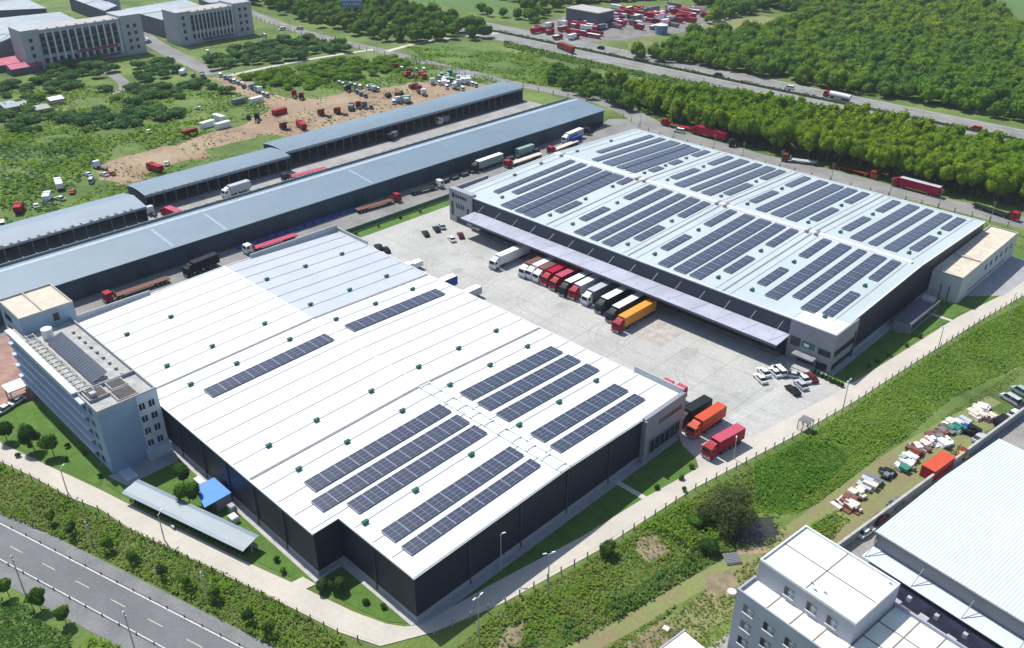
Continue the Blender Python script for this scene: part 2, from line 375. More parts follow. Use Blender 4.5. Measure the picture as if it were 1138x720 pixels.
sheet('dirt', wob(GP([(812, 610), (862, 606), (850, 616), (822, 618)]), .6), .055, m_dirt)

# concrete lane of the south-eastern plot
cu, cv = Vector((.9912, -.1325)), Vector((.1325, .9912)); C0 = Vector((-38.2, 132.2))
def cc(u, v): p = C0 + cu * u + cv * v; return (p.x, p.y)
sheet('lane', [cc(-5.4, -42), cc(90, -42), cc(90, 130), cc(-5.2, 130)], .06, mat('lane_concrete', (.28, .27, .25), .9, var=.12, scale=.15, scale2=1.5))

# yard markings, repair patches
mk = MB()
p0, p1 = G(876, 428), G(806, 472)
for i in range(30):
    c = Vector(lerp(p0, p1, i / 29)); n = Vector((1.0, .12)).normalized()
    strip(mk, c - n * 1.2, c + n * 1.2, .24, .075)
for i in range(14):
    strip(mk, (-172 + i * 4.2, 184), (-172 + i * 4.2, 171.5), .12, .075)
tag(mk.build('yard_markings', m_line), kind='structure')
m_stain = mat('oil_stained_concrete', (.36, .355, .33), .85, var=.08, scale=.6)
for k in range(22):
    a, b = rnd.uniform(-215, -78), rnd.uniform(146, 181); r0 = rnd.uniform(.6, 2.6); e_ = rnd.uniform(.5, 2.2)
    sheet('yard_stain', [(a + math.cos(t * .45) * r0 * rnd.uniform(.7, 1.2), b + math.sin(t * .45) * r0 * e_ * rnd.uniform(.7, 1.2)) for t in range(14)], .0535 + k * .0002, m_stain)
m_tyre_mark = mat('tyre_dark_film', (.375, .37, .345), .9, var=.06, scale=.3)
for k, x0 in enumerate((-196, -171, -158, -131, -122, -103)):
    r0 = rnd.uniform(8, 22); mk = MB()
    pts = [(x0 + r0 * (1 - math.cos(t * .12)), 172 - r0 * math.sin(t * .12) - 4) for t in range(13)] + [(x0 + r0 + 6 * j, 168 - r0 - rnd.uniform(0, .4)) for j in range(1, 4)]
    for off in (-.95, .95):
        rb_ = ribbon([(p[0] + off, p[1] + off * .4) for p in pts], .32); n2 = len(pts)
        for i in range(n2 - 1): a, b, c, d_ = rb_[i], rb_[i + 1], rb_[2 * n2 - 2 - i], rb_[2 * n2 - 1 - i]; mk.add([(*a, .058 + k * .0004), (*b, .058 + k * .0004), (*c, .058 + k * .0004), (*d_, .058 + k * .0004)], [(0, 1, 2, 3)])
    tag(mk.build('tyre_marks', m_tyre_mark), kind='structure')
sheet('yard_patch', [(-123, 170), (-112, 168.5), (-112, 180.5), (-123, 180.5)], .065, mat('patched_concrete', (.42, .385, .35), .9, var=.15, scale=.35, scale2=1.5))
mk = MB()
for i in range(12): strip(mk, (-215 + i * 12, 142), (-215 + i * 12, 186), .07, .07)
for y in (152, 163, 174): strip(mk, (-223, y), (-72, y), .07, .07)
tag(mk.build('yard_joints', mat('joint_bitumen', (.20, .20, .19), .9)), kind='structure')

# ================================================================== WAREHOUSE A
m_navy = mat('navy_sheet_wall', (.030, .034, .062), .55, var=.1, scale=.3, wave=(0, 1.0, .25))
m_navy_y = mat('navy_sheet_wall_b', (.015, .017, .038), .55, var=.1, scale=.3, wave=(1, 1.0, .25))
m_rw = mat('white_roof_sheet', (.74, .75, .75), .5, var=.05, scale=.12, scale2=.9, s2lo=.94, s2hi=1.04, wave=(0, 1.0, .10))
m_rblue = mat('grey_white_roof_sheet', (.46, .50, .535), .5, var=.05, scale=.06, wave=(0, 1.0, .10))
m_seam = mat('roof_seam', (.34, .35, .37), .6)
m_gut = mat('gutter_grey', (.22, .22, .23), .7)
m_plinth = mat('grey_plinth', (.30, .31, .33), .85, var=.1, scale=.5)
m_facade = mat('grey_composite_panel', (.26, .27, .30), .5, var=.06, scale=.3)
m_green = mat('green_ventilator', (.03, .15, .11), .5)
m_pan = panelmat('solar_modules', 1.02, 1.72, .055)
def zA(y): return 10.2 + 1.2 * (1 - abs(y - 103.5) / 42.)
A = thing('warehouse', 'nearest large warehouse with navy walls, white metal roof and solar panel rows', 'warehouse', (-150, 100, 0))
foot = [(-214, 60), (-108, 60), (-108, 65.6), (-87.2, 65.6), (-87.2, 141.5), (-214, 141.5)]
def wall_mesh(poly, z0, zf, breaks=()):
    mb = MB(); n = len(poly)
    for i in range(n):
        a, b = poly[i], poly[(i + 1) % n]; pts = [a]
        for br in breaks:
            if (a[1] - br) * (b[1] - br) < 0: t = (br - a[1]) / (b[1] - a[1]); pts.append(lerp(a, b, t))
        pts.append(b)
        for p, q in zip(pts, pts[1:]):
            mb.add([(*p, z0), (*q, z0), (*q, zf(p and q[1])), (*p, zf(p[1]))], [(0, 1, 2, 3)])
    return mb
wA = wall_mesh(foot, 0, lambda y: zA(y) - .05, (103.5,)).build('wall', m_navy_y, A, absolute=True)
pl = MB()
for a, b in zip(foot, foot[1:] + foot[:1]):
    a = Vector(a); b = Vector(b); t = (b - a).normalized(); n = Vector((t.y, -t.x))
    q = [a + n * .12 - t * .12, b + n * .12 + t * .12, b - n * .1, a - n * .1]
    pl.prism([tuple(v) for v in q], 0, 1.3)
pl.build('plinth', m_plinth, wA, absolute=True)
dp = MB()
for bb in [(x - .12, x + .12, 59.7, 60, 0, zA(60) - .1) for x in (-118, -128, -138, -148, -158)] + [(-98.12, -97.88, 65.3, 65.6, 0, zA(65) - .1)] + [(-87.2, -86.95, y - .12, y + .12, 0, zA(y) - .1) for y in (78, 91, 104, 117)]:
    dp = MB(); dp.box(*bb); dp.build('downpipe', mat('downpipe_dark', (.05, .055, .07), .5), wA, absolute=True)
def roofpiece(mb, x0, x1, ya, yb, t=.18, zf=zA, o=0.25):
    z0, z1 = zf(ya), zf(yb)
    mb.add([(x0, ya, z0), (x1, ya, z0), (x1, yb, z1), (x0, yb, z1), (x0, ya, z0 - t), (x1, ya, z0 - t), (x1, yb, z1 - t), (x0, yb, z1 - t)],
           [(0, 1, 2, 3), (7, 6, 5, 4), (0, 4, 5, 1), (1, 5, 6, 2), (2, 6, 7, 3), (3, 7, 4, 0)])
rf = MB()
roofpiece(rf, -214.2, -171.5, 59.8, 103.5); roofpiece(rf, -171.5, -108, 59.8, 103.5); roofpiece(rf, -108, -87, 65.4, 103.5)
roofpiece(rf, -171.5, -87, 103.5, 141.7)
roofA = rf.build('roof', m_rw, A, absolute=True)
rb = MB(); roofpiece(rb, -214.2, -171.5, 103.5, 141.7); rb.build('roof_panel', m_rblue, roofA, label='slightly greyer roof bay at the far corner', absolute=True)
def seam(mb, x, ya, yb, wd=.09, h=.09, zf=zA):
    for a, b in ((ya, min(yb, RIDGE)), (max(ya, RIDGE), yb)):
        if b - a < .5: continue
        mb.add([(x - wd, a, zf(a) + .01), (x + wd, a, zf(a) + .01), (x + wd, b, zf(b) + .01), (x - wd, b, zf(b) + .01),
                (x - wd, a, zf(a) + h), (x + wd, a, zf(a) + h), (x + wd, b, zf(b) + h), (x - wd, b, zf(b) + h)],
               [(4, 5, 6, 7), (0, 1, 5, 4), (2, 3, 7, 6), (1, 2, 6, 5), (3, 0, 4, 7)])
RIDGE = 103.5
sm = MB()
x = -209
while x < -89:
    if min(abs(x + 171.5), abs(x + 129.2)) > 2:
        sm = MB(); seam(sm, x, 60.2 if x < -108 else 66, 141.3); sm.build('roof_seam', m_seam, roofA, absolute=True)
    x += 5.25

gt = MB()
for x in (-171.5, -129.2): gt = MB(); seam(gt, x, 60, 141.4, .32, .12); gt.build('expansion_joint', m_gut, roofA, absolute=True)
rp = MB()
for x0, x1 in ((-129, -87.2), ):
    rp.box(x0, x1, 102.7, 104.3, 11.40, 11.52); 
    rp.cyl((x0, 102.2, 11.75), (x1, 102.2, 11.75), .09); rp.cyl((x0, 104.9, 11.75), (x1, 104.9, 11.75), .09)
    for k in range(11): rp.box(x0 + k * 4 + .4, x0 + k * 4 + .6, 102.1, 105, 11.3, 11.72)
rp.box(-214, -129.5, 103.2, 103.8, 11.40, 11.50)
rp.build('ridge_cap', M_WHITE, roofA, absolute=True)
cp = MB()
def coping(mb, a, b, w_, h_, zf, dz=0.):
    a = Vector(a); b = Vector(b); t = (b - a).normalized(); n = Vector((-t.y, t.x)) * w_ / 2
    za, zb = zf(a.y) + dz, zf(b.y) + dz
    vs = [(*(a + n), za), (*(a - n), za), (*(b - n), zb), (*(b + n), zb), (*(a + n), za + h_), (*(a - n), za + h_), (*(b - n), zb + h_), (*(b + n), zb + h_)]
    mb.add(vs, [(0, 1, 5, 4), (1, 2, 6, 5), (2, 3, 7, 6), (3, 0, 4, 7), (4, 5, 6, 7), (0, 3, 2, 1)])
for a, b in (((-87.35, 65.3), (-87.35, 103.5)), ((-87.35, 103.5), (-87.35, 127.4)), ((-214, 59.95), (-108.0, 59.95)), ((-108.1, 60.1), (-108.1, 65.5)), ((-108.2, 65.55), (-87.2, 65.55)), ((-214, 141.5), (-100, 141.5)), ((-214.1, 60), (-214.1, 103.5)), ((-214.1, 103.5), (-214.1, 141.5))):
    coping(cp, a, b, .28, .14, zA, .02)
cp.build('roof_trim', M_WHITE, roofA, absolute=True)
# raised parapets
pp = MB()
for (x0, x1, y0, y1, h) in ((-214.5, -214.2, 112, 141.9, 1.5), (-214.2, -199, 141.75, 142.05, 1.2), (-214.5, -214.2, 59.6, 82, 1.4), (-100.2, -86.8, 141.75, 142.1, 1.45)):
    pp = MB(); pp.box(x0, x1, y0, y1, 8.5, zA((y0 + y1) / 2) + h); pp.build('parapet', mat('parapet_grey', (.42, .44, .46), .6, var=.06), A, absolute=True)
# corner block at the yard side
cb = MB(); cb.box(-87.2, -86.2, 127.6, 142.1, 0, 11.1); cb.box(-89, -87.2, 141.8, 142.1, 0, 11.1)
blk = cb.build('facade_block', m_facade, A, absolute=True)
wi = MB(); wi.box(-86.22, -86.12, 129.6, 140.6, 1.3, 4.6); wi.box(-86.22, -86.12, 132.5, 140.9, 7.6, 8.6); wi.build('window', M_GLASS, blk, absolute=True)
wf = MB()
for k in range(7): wf.box(-86.1, -86.04, 129.5 + k * 1.83, 129.62 + k * 1.83, 1.3, 4.6)
wf.box(-86.1, -86.02, 129.4, 140.8, 4.6, 4.75); wf.box(-86.1, -86.02, 129.4, 140.8, 1.15, 1.3)
wf.build('window_frame', M_GREY, blk, absolute=True)
ff = MB(); ff.box(-86.35, -85.7, 127.2, 127.7, 0, 10.9); ff.build('corner_post', M_GREY, blk, absolute=True)
# solar arrays and ventilators
def array(parent, x0, x1, y0, y1, zf, root):
    mb = MB(); e = .32; t = .06; ys = [y0, y1]
    if y0 < RIDGE < y1: ys = [y0, RIDGE, y1]
    for a, b in zip(ys, ys[1:]):
        za, zb = zf(a) + e, zf(b) + e
        mb.add([(x0, a, za), (x1, a, za), (x1, b, zb), (x0, b, zb), (x0, a, za - t), (x1, a, za - t), (x1, b, zb - t), (x0, b, zb - t)],
               [(0, 1, 2, 3), (7, 6, 5, 4), (0, 4, 5, 1), (1, 5, 6, 2), (2, 6, 7, 3), (3, 7, 4, 0)])
    V = list(mb.v)
    o = mb.build('solar_array', m_pan, parent, absolute=True)
    me = o.data; uv = me.uv_layers.new(name='UVMap'); ox, oy, oz = root.location
    for lp in me.loops:
        c = me.vertices[lp.vertex_index].co
        n = max(1, round((x1 - x0) / 1.02)); k = 1.02 * n / (x1 - x0)
        uv.data[lp.index].uv = ((c.x + ox - x0) * k + .026, (c.y + oy - y0) + .03)
    return o
for (x0, x1, y0, y1) in [(-163, -158.9, 69, 101.3), (-163, -158.9, 107, 136.8), (-120.8, -116.9, 66.6, 101), (-115.3, -111.3, 64.4, 101), (-110, -106.1, 68.6, 101),
                         (-99.8, -95.8, 68.5, 101), (-94.2, -91.3, 68.5, 101), (-121, -117, 106.8, 136.4), (-115.5, -111.5, 106.8, 136.4), (-109.8, -105.9, 106.8, 136.4),
                         (-99.9, -95.9, 106.8, 134.2), (-94.3, -91.3, 106.6, 134.2)]:
    array(roofA, x0, x1, y0, y1, zA, A)
vent_me = {}
def vent(parent, x, y, zf, root, m, kk):
    if kk not in vent_me:
        mb = MB(); mb.box(-.45, .45, -.42, .42, -.1, .3); mb.sweep([(-.52, .3), (.52, .3), (.38, .52), (0, .66), (-.38, .52)], -.6, .6, 'y'); vent_me[kk] = mb.mesh('roof_vent', m)
    o = bpy.data.objects.new('roof_vent', vent_me[kk]); COL.objects.link(o); o.parent = parent
    o.location = (x - root.location.x, y - root.location.y, zf(y) + .1)
VY = (68.2, 79.7, 94, 107.5, 119.8, 132.2)
for x in (-198.5, -178, -167, -135.3, -124.7, -103.5):
    for y in VY:
        if x == -198.5 and y in (94,): continue
        if y < 69 and x == -103.5: y = 68
        vent(roofA, x, y, zA, A, m_green, 'g')

# ================================================================== WAREHOUSE B
RB = 239.6
def zB(y): return 10.8 + 1.7 * (1 - abs(y - 237.5) / 49.)
m_rb = mat('pale_blue_white_roof_sheet', (.47, .535, .54), .5, var=.05, scale=.06, wave=(0, 1.0, .10))
m_bwall = mat('slate_blue_sheet_wall', (.032, .044, .068), .55, var=.1, scale=.3, wave=(0, 1.0, .25))
Bw = thing('warehouse', 'large warehouse behind the truck yard, its pale roof covered in rows of solar panels', 'warehouse', (-142, 237, 0))
footB = [(-211, 188.6), (-75, 188.6), (-75, 286), (-211, 286)]
RIDGE = 237.5
wB = wall_mesh(footB, 0, lambda y: zB(y) - .05, (237.5,)).build('wall', [m_navy_y], Bw, absolute=True)
fb = MB(); fb.box(-202.6, -87, 188.45, 188.55, 6.4, 10.6); fb.build('wall_cladding', m_bwall, wB, label='dark slate cladding above the loading canopy', absolute=True)
pl = MB(); pl.box(-75, -74.85, 188.6, 286, 0, 1.4); pl.build('plinth', m_plinth, wB, absolute=True)
rf = MB(); roofpiece(rf, -211.2, -74.8, 188.4, 237.5, zf=zB); roofpiece(rf, -211.2, -74.8, 237.5, 286.2, zf=zB)
roofB = rf.build('roof', m_rb, Bw, absolute=True)
sm = MB()
for x in (-211 + 1.4, -206.5, -175.2 - 2.6, -168, -141, -136.2, -109.6, -105, -78.5): sm = MB(); seam(sm, x, 188.8, 285.8, zf=zB); sm.build('roof_seam', m_seam, roofB, absolute=True)
gt = MB()
for x in (-170.8, -139, -107.4): gt = MB(); seam(gt, x, 188.6, 286, .22, .12, zf=zB); gt.build('expansion_joint', m_gut, roofB, absolute=True)
rp = MB(); rp.sweep([(236.6, 12.45), (236.9, 12.95), (238.1, 12.95), (238.4, 12.45)], -210.5, -77.5, 'x')
rp.build('ridge_cap', M_WHITE, roofB, absolute=True)
rq = MB()
for x in (-207, -172.5, -169.5, -140.5, -137.5, -109, -106): rq = MB(); rq.box(x - .5, x + .5, 235.9, 236.7, 12.4, 13.3, top=.12); rq.box(x - .3, x + .3, 236.7, 238.9, 12.9, 13.2); rq.build('ridge_vent', M_GREY, roofB, absolute=True)
cp = MB()
for a, b in (((-211, 188.6), (-202.5, 188.6)), ((-202, 188.6), (-86.2, 188.6)), ((-74.95, 200), (-74.95, 237.5)), ((-74.95, 237.5), (-74.95, 286)), ((-211.1, 188.6), (-211.1, 237.5)), ((-211.1, 237.5), (-211.1, 286)), ((-211, 286.1), (-75, 286.1))):
    coping(cp, a, b, .35, .16, zB, .02)
cp.build('roof_trim', M_WHITE, roofB, absolute=True)
rows = []
def bay(sl, L, sr, y_long=(190.3, 190.3, 190.3)):
    for (a, b) in (sl, sr):
        rows.extend([(a, b, 198.8, 211.2), (a, b, 220.8, 235.6)])
        rows.extend([(a, b, 246.6, 261.5), (a, b, 269.5, 283.4)])
    for (a, b), yl in zip(L, y_long):
        rows.append((a, b, yl, 235.8)); rows.append((a, b, 241.6, 283.6))
bay((-166.2, -163.3), [(-160.9, -156.8), (-154.6, -151.6), (-150, -146.1)], (-144.8, -142))
bay((-135, -132.3), [(-129.6, -125.9), (-124.3, -120.2), (-119, -115.3)], (-113.7, -111))
bay((-103.1, -100.4), [(-98, -94.3), (-92.4, -89.8), (-87.7, -83.9)], (-82.4, -79.7), (194.2, 198.4, 194.2))
rows = [r_ for r_ in rows if not (r_[0] == -82.4 and r_[2] == 198.8)] + [(-82.4, -79.7, 195.5, 211.2)]
rows += [(-202, -199.4, 196.5, 235.8), (-197, -194, 200.2, 235.8), (-192, -187, 190, 235.8), (-185.6, -182.5, 190, 235.8), (-181.8, -177.2, 190, 235.8), (-175.9, -173.1, 198.2, 209), (-175.9, -173.1, 229.3, 235.8)]
rows += [(-202, -199.4, 250, 283.4), (-197, -194, 241.5, 283.4), (-192, -187, 241.5, 283.4), (-185.6, -182.5, 241.5, 283.4), (-181.8, -177.2, 241.5, 282.3), (-175.9, -173.1, 247, 253.5), (-175.9, -173.1, 259, 265.3), (-175.9, -173.1, 273.5, 282.8)]
for r_ in rows: array(roofB, *r_, zB, Bw)
m_gvent = mat('grey_green_ventilator', (.16, .20, .19), .5)
for x in (-164.8, -143.4, -133.6, -112.3, -101.8, -81):
    for y in (194.5, 216.3, 243.6, 265.4): vent(roofB, x, y, zB, Bw, m_green if x > -140 else m_gvent, 'g' if x > -140 else 'h')
for x, y in ((-206.7, 211.8), (-207.3, 226), (-206.7, 245), (-206.7, 265), (-196, 195), (-174.5, 194.8), (-174.5, 212), (-174.5, 226), (-174.6, 243.6), (-174.6, 256), (-174.6, 269)): vent(roofB, x, y, zB, Bw, m_gvent, 'h')
# canopy on rods, docks
m_can = mat('canopy_sheet', (.42, .44, .52), .45, var=.12, scale=.12, wave=(0, 1.0, .2))
cn = MB(); prof = [(181.5, 6.15), (188.4, 6.5), (188.4, 6.25), (181.5, 5.75)]
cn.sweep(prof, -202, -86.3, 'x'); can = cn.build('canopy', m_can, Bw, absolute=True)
so = MB(); so.sweep([(181.55, 5.74), (188.35, 6.24), (188.35, 6.18), (181.55, 5.68)], -201.9, -86.4, 'x'); so.build('soffit', mat('soffit_dark', (.05, .055, .07), .8), can, absolute=True)  # sheet added below the canopy, coloured dark to deepen the shade there
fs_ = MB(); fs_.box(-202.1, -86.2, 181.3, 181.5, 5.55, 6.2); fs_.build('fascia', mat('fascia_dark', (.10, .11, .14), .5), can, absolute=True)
for k in range(15):
    x = -198 + k * 7.8
    rd = MB(); rd.cyl((x, 182.2, 6.2), (x, 188.4, 9.4), .06, n=6); rd.build('tie_rod', M_GREY, can, absolute=True)
dk = MB(); dk.box(-202, -88, 186.4, 188.6, 0, 1.2); dk.build('loading_dock', mat('dock_dark_concrete', (.13, .13, .135), .9, var=.2, scale=.5), Bw, absolute=True)  # dock colour darkened to stand in for deep shade under the canopy
for k in range(17):
    x = -197 + k * 6.6
    dd = MB(); dd.box(x - 1.6, x + 1.6, 188.38, 188.47, 1.2, 4.6); dd.build('dock_door', mat('dock_door_blue_grey', (.12, .14, .18), .5), wB, absolute=True)
# corner entrance block
eb = MB(); eb.box(-86.6, -74.4, 188.0, 200.3, 0, 10.95); blk = eb.build('entrance_block', m_facade, Bw, absolute=True)
er = MB(); er.box(-86.3, -74.7, 188.3, 200, 10.95, 11.05); er.build('roof_panel', M_WHITE, blk, absolute=True)
for bb in ((-78.3, -75.3, 187.9, 187.98, 0.3, 2.3), (-78.3, -75.0, 187.9, 187.98, 4.4, 6.0), (-85.8, -83.2, 187.9, 187.98, 4.2, 6.6), (-74.38, -74.3, 188.6, 198.8, 4.6, 6.2), (-74.38, -74.3, 188.6, 198.8, .9, 2.4), (-74.38, -74.3, 199.0, 199.8, .4, 7.6), (-83.4, -78.9, 187.9, 187.98, .6, 2.6)):
    wi = MB(); wi.box(*bb); wi.build('window', M_GLASS, blk, absolute=True)
ec = MB(); ec.box(-84, -78.2, 185.6, 188.0, 2.75, 3.15); ec.build('door_canopy', M_GREY, blk, absolute=True)
sg = MB(); sg.box(-82.6, -79.4, 187.82, 187.9, 4.7, 6.3); sgo = sg.build('wall_sign', mat('green_sign', (.02, .16, .12), .5), blk, absolute=True)
sg = MB(); sg.box(-82.1, -80.7, 187.76, 187.82, 5.1, 5.9); sg.build('sign_emblem', M_WHITE, sgo, absolute=True)
st = MB(); st.box(-84.5, -78, 183.2, 188.0, 0, .35); st.box(-84.2, -78.3, 183.8, 188.0, .35, .6); st.build('entrance_steps', M_CONC, blk, absolute=True)
# corner tower facade with dark lettering
tw = MB(); tw.box(-214.6, -203.4, 188.1, 190.2, 0, 11.6); tw.box(-214.6, -213.9, 190.2, 206, 0, 11.4); tw.box(-213.9, -211.0, 190.2, 206, 0, 9.8)
blk = tw.build('corner_tower', mat('tower_panel', (.33, .34, .37), .5, var=.06), Bw, absolute=True)
lt = MB()
for k in range(5): lt.box(-211.4 + k * 1.15, -210.6 + k * 1.15, 188.0, 188.08, 9.0, 10.0); 
lt.box(-213, -211.9, 188.0, 188.08, 8.7, 10.4)
for k in range(4): lt.box(-211.0 + k * 1.1, -210.5 + k * 1.1, 188.0, 188.08, 5.3, 6.9)
lt.build('wall_lettering', M_DARK, blk, absolute=True)
for bb in ((-213.4, -212.5, 188.0, 188.08, 2.2, 7.2), (-205.8, -204.9, 188.0, 188.08, 3.6, 6.4), (-211, -206.2, 188.0, 188.08, .3, 2.2)):
    wi = MB(); wi.box(*bb); wi.build('window', M_GLASS, blk, absolute=True)
# annex (separate low block)
An = thing('annex_building', 'low pale annex with a stained beige flat roof beside the far warehouse end', 'building', (-70.5, 270, 0))
m_pale = mat('pale_render', (.50, .52, .54), .8, var=.06, scale=.4)
m_broof = mat('stained_beige_roof', (.62, .54, .43), .9, var=.12, scale=.25, scale2=.9)
ab = MB(); ab.box(-74.8, -66.3, 247.6, 292, 0, 7.7); wlo = ab.build('wall', m_pale, An, absolute=True)
ar = MB(); ar.box(-74.5, -66.6, 247.9, 291.7, 7.7, 7.78); ro = ar.build('roof', m_broof, An, absolute=True)
ar = MB()
for (a, b, c, d_) in ((-74.8, -66.3, 247.6, 247.9), (-74.8, -66.3, 291.7, 292), (-74.8, -74.5, 247.9, 291.7), (-66.6, -66.3, 247.9, 291.7), (-74.5, -66.6, 262.2, 262.7)): ar.box(a, b, c, d_, 7.7, 8.2)
ar.build('parapet', M_CONC, An, absolute=True)
wi = MB()
for k in range(6): wi = MB(); wi.box(-66.32, -66.24, 266 + k * 4.2, 267.4 + k * 4.2, 4.2, 5.8); wi.build('window', M_GLASS, wlo, absolute=True)
bs = MB(); bs.box(-71.6, -71.3, 247.5, 247.58, .2, 4.6); bs.box(-69.3, -69.0, 247.5, 247.58, .2, 4.6); bs.box(-66.3, -66.2, 255, 284, 1.4, 1.7); bs.build('blue_pipe', mat('blue_paint', (.03, .08, .25), .5), wlo, absolute=True)
# substation hut between the two
Hs = thing('transformer_hut', 'small dark flat roofed plant hut on the lawn below the annex', 'hut', (-71, 225, 0))
h = MB(); h.box(-73.0, -68.6, 221, 240, 0, 3.0); hw = h.build('wall', m_facade, Hs, absolute=True)
h = MB(); h.box(-73.2, -68.4, 220.8, 240.2, 3.0, 3.25); hr = h.build('roof', mat('hut_roof', (.11, .115, .14), .7), Hs, absolute=True)
h = MB(); h.box(-72.6, -69.4, 236.5, 239.5, 3.25, 3.9); h.build('roof_unit', M_CONC, hr, absolute=True)
h = MB()
for k in range(9): h.box(-68.62, -68.54, 222 + k * 2, 223.5 + k * 2, .8, 2.4)
h.build('window', M_GLASS, hw, absolute=True)

# ================================================================== LONG SHEDS
m_sroof = mat('blue_grey_shed_roof', (.165, .235, .29), .5, var=.05, scale=.05, wave=(1, 1.0, .25), scale2=.5, s2lo=.95, s2hi=1.05)
m_sroof2 = mat('pale_shed_roof', (.22, .285, .34), .5, var=.08, scale=.06, wave=(1, 1.0, .25))
m_swall = mat('blue_sheet_wall', (.045, .075, .105), .6, var=.12, scale=.2, wave=(1, 1.0, .25))
S2 = thing('long_shed', 'longest blue grey roofed shed running beside the row of parked lorries', 'shed', (-257, 150, 0))
prof = [(-246.4, 6.2), (-246.4, 6.45), (-262.5, 8.2), (-269.0, 6.6), (-269.0, 6.35), (-262.5, 7.9)]
rr = MB(); rr.sweep(prof, -30, 311, 'y'); ro = rr.build('roof', m_sroof, S2, absolute=True)
rr = MB(); rr.sweep([(-262.2, 8.2), (-262.5, 8.28), (-265, 7.72), (-265, 7.62)], -30, 311, 'y'); rr.build('ridge_cap', mat('pale_ridge', (.38, .44, .50), .5), ro, absolute=True)
rr = MB()
for y in (104, 122, 180): rr.box(-258, -247, y, y + .9, 6.58, 7.8) if False else rr.add([(-261, y, 8.10), (-261, y + 1.1, 8.10), (-247, y + 1.1, 6.58), (-247, y, 6.58)], [(0, 1, 2, 3)])
rr.build('roof_light', mat('rooflight', (.29, .37, .43), .4), ro, absolute=True)
rr = MB(); rr.prism([(-247.2, -30), (-268.4, -30), (-268.4, 310.6), (-247.2, 310.6)], 0, 6.25); rr.add([(-247.2, 310.6, 6.2), (-268.4, 310.6, 6.2), (-262.5, 310.6, 7.9)], [(0, 1, 2)])
wo_ = rr.build('wall', m_swall, S2, absolute=True)
rr = MB()
for k in range(16): rr = MB(); rr.box(-247.22, -247.1, 60 + k * 16, 64.5 + k * 16, 0, 4.6); rr.build('sliding_door', mat('shed_door', (.035, .055, .08), .6), wo_, absolute=True)
F1 = thing('yard_wall', 'long grey louvred wall running behind the longest shed', 'wall', (-271, 150, 0))
rr = MB(); rr.box(-269.9, -269.6, -20, 312, 0, 7.3); rr.build('panel', mat('louvre_grey', (.20, .24, .25), .6, scale=2), F1, absolute=True)
for k in range(84):
    if k == 0:
        rr = MB(); rr.box(-270.0, -269.5, -18, -17.6, 0, 7.55); o0 = rr.build('pier', M_GREY, F1, absolute=True)
    else:
        o = o0.copy(); COL.objects.link(o); o.location.y = k * 3.95
def open_shed(name, label, x0, x1, y0, y1, zf, zr, roofm, arch=False):
    """open front towards +X (x1), back wall at x0"""
    T = thing('open_shed', label, 'shed', ((x0 + x1) / 2, (y0 + y1) / 2, 0), group=None)
    n = 6; top = []
    for i in range(n + 1):
        t = i / n; top.append((x1 + (x0 - x1) * t, zf + (zr - zf) * math.sin(math.pi * (.08 + .84 * t)) if arch else zf + (zr - zf) * (1 - abs(2 * t - 1))))
    pr = top + [(a, b - .22) for a, b in top[::-1]]
    q = MB(); q.sweep(pr, y0, y1, 'y'); ro = q.build('roof', roofm, T, absolute=True)
    q = MB(); q.box(x0 + .2, x0 + .4, y0 + .2, y1 - .2, 0, zf - .1); q.box(x0 + .4, x1 - .2, y0 + .2, y0 + .4, 0, zf - .1); q.box(x0 + .4, x1 - .2, y1 - .4, y1 - .2, 0, zf - .1)
    q.build('wall', m_swall, T, absolute=True)
    q = MB(); q.box(x1 - .15, x1 + .05, y0, y1, zf - .7, zf + .05); fo = q.build('fascia', mat('shed_fascia', (.20, .25, .28), .6), T, absolute=True)
    y = y0 + 3; first = None
    while y < y1 - .5:
        if first is None: q = MB(); q.box(x1 - .6, x1 - .4, y - .1, y + .1, 0, zf - .15); first = q.build('post', mat('post_shade_grey', (.14, .15, .17), .6), T, absolute=True); ys = y
        else: o = first.copy(); COL.objects.link(o); o.location.y = y - ys
        y += 4.2
    y = y0 + 2
    while y < y1 - 3:
        q = MB(); q.box(x1 - 1.4, x1 - .35, y, y + rnd.uniform(.5, 1.2), zf + .1, zf + .36); q.build('gutter_strap', m_gut, ro, absolute=True); y += rnd.uniform(2.0, 3.2)  # dark dashes set at irregular steps along the roof edge
    return T
open_shed('s', 'open fronted shed with curved blue roof, longest one behind the court', -315.5, -299.6, 178, 313, 5.9, 6.9, m_sroof, True)
open_shed('s', 'open fronted shed with curved blue roof, shorter piece joined to a longer one', -309.5, -295.2, 118.5, 177.6, 5.8, 6.7, m_sroof, True)
open_shed('s', 'open fronted shed with dark bays at the left edge of the photo', -303.3, -285.5, -10, 114.5, 5.9, 7.5, m_sroof2)

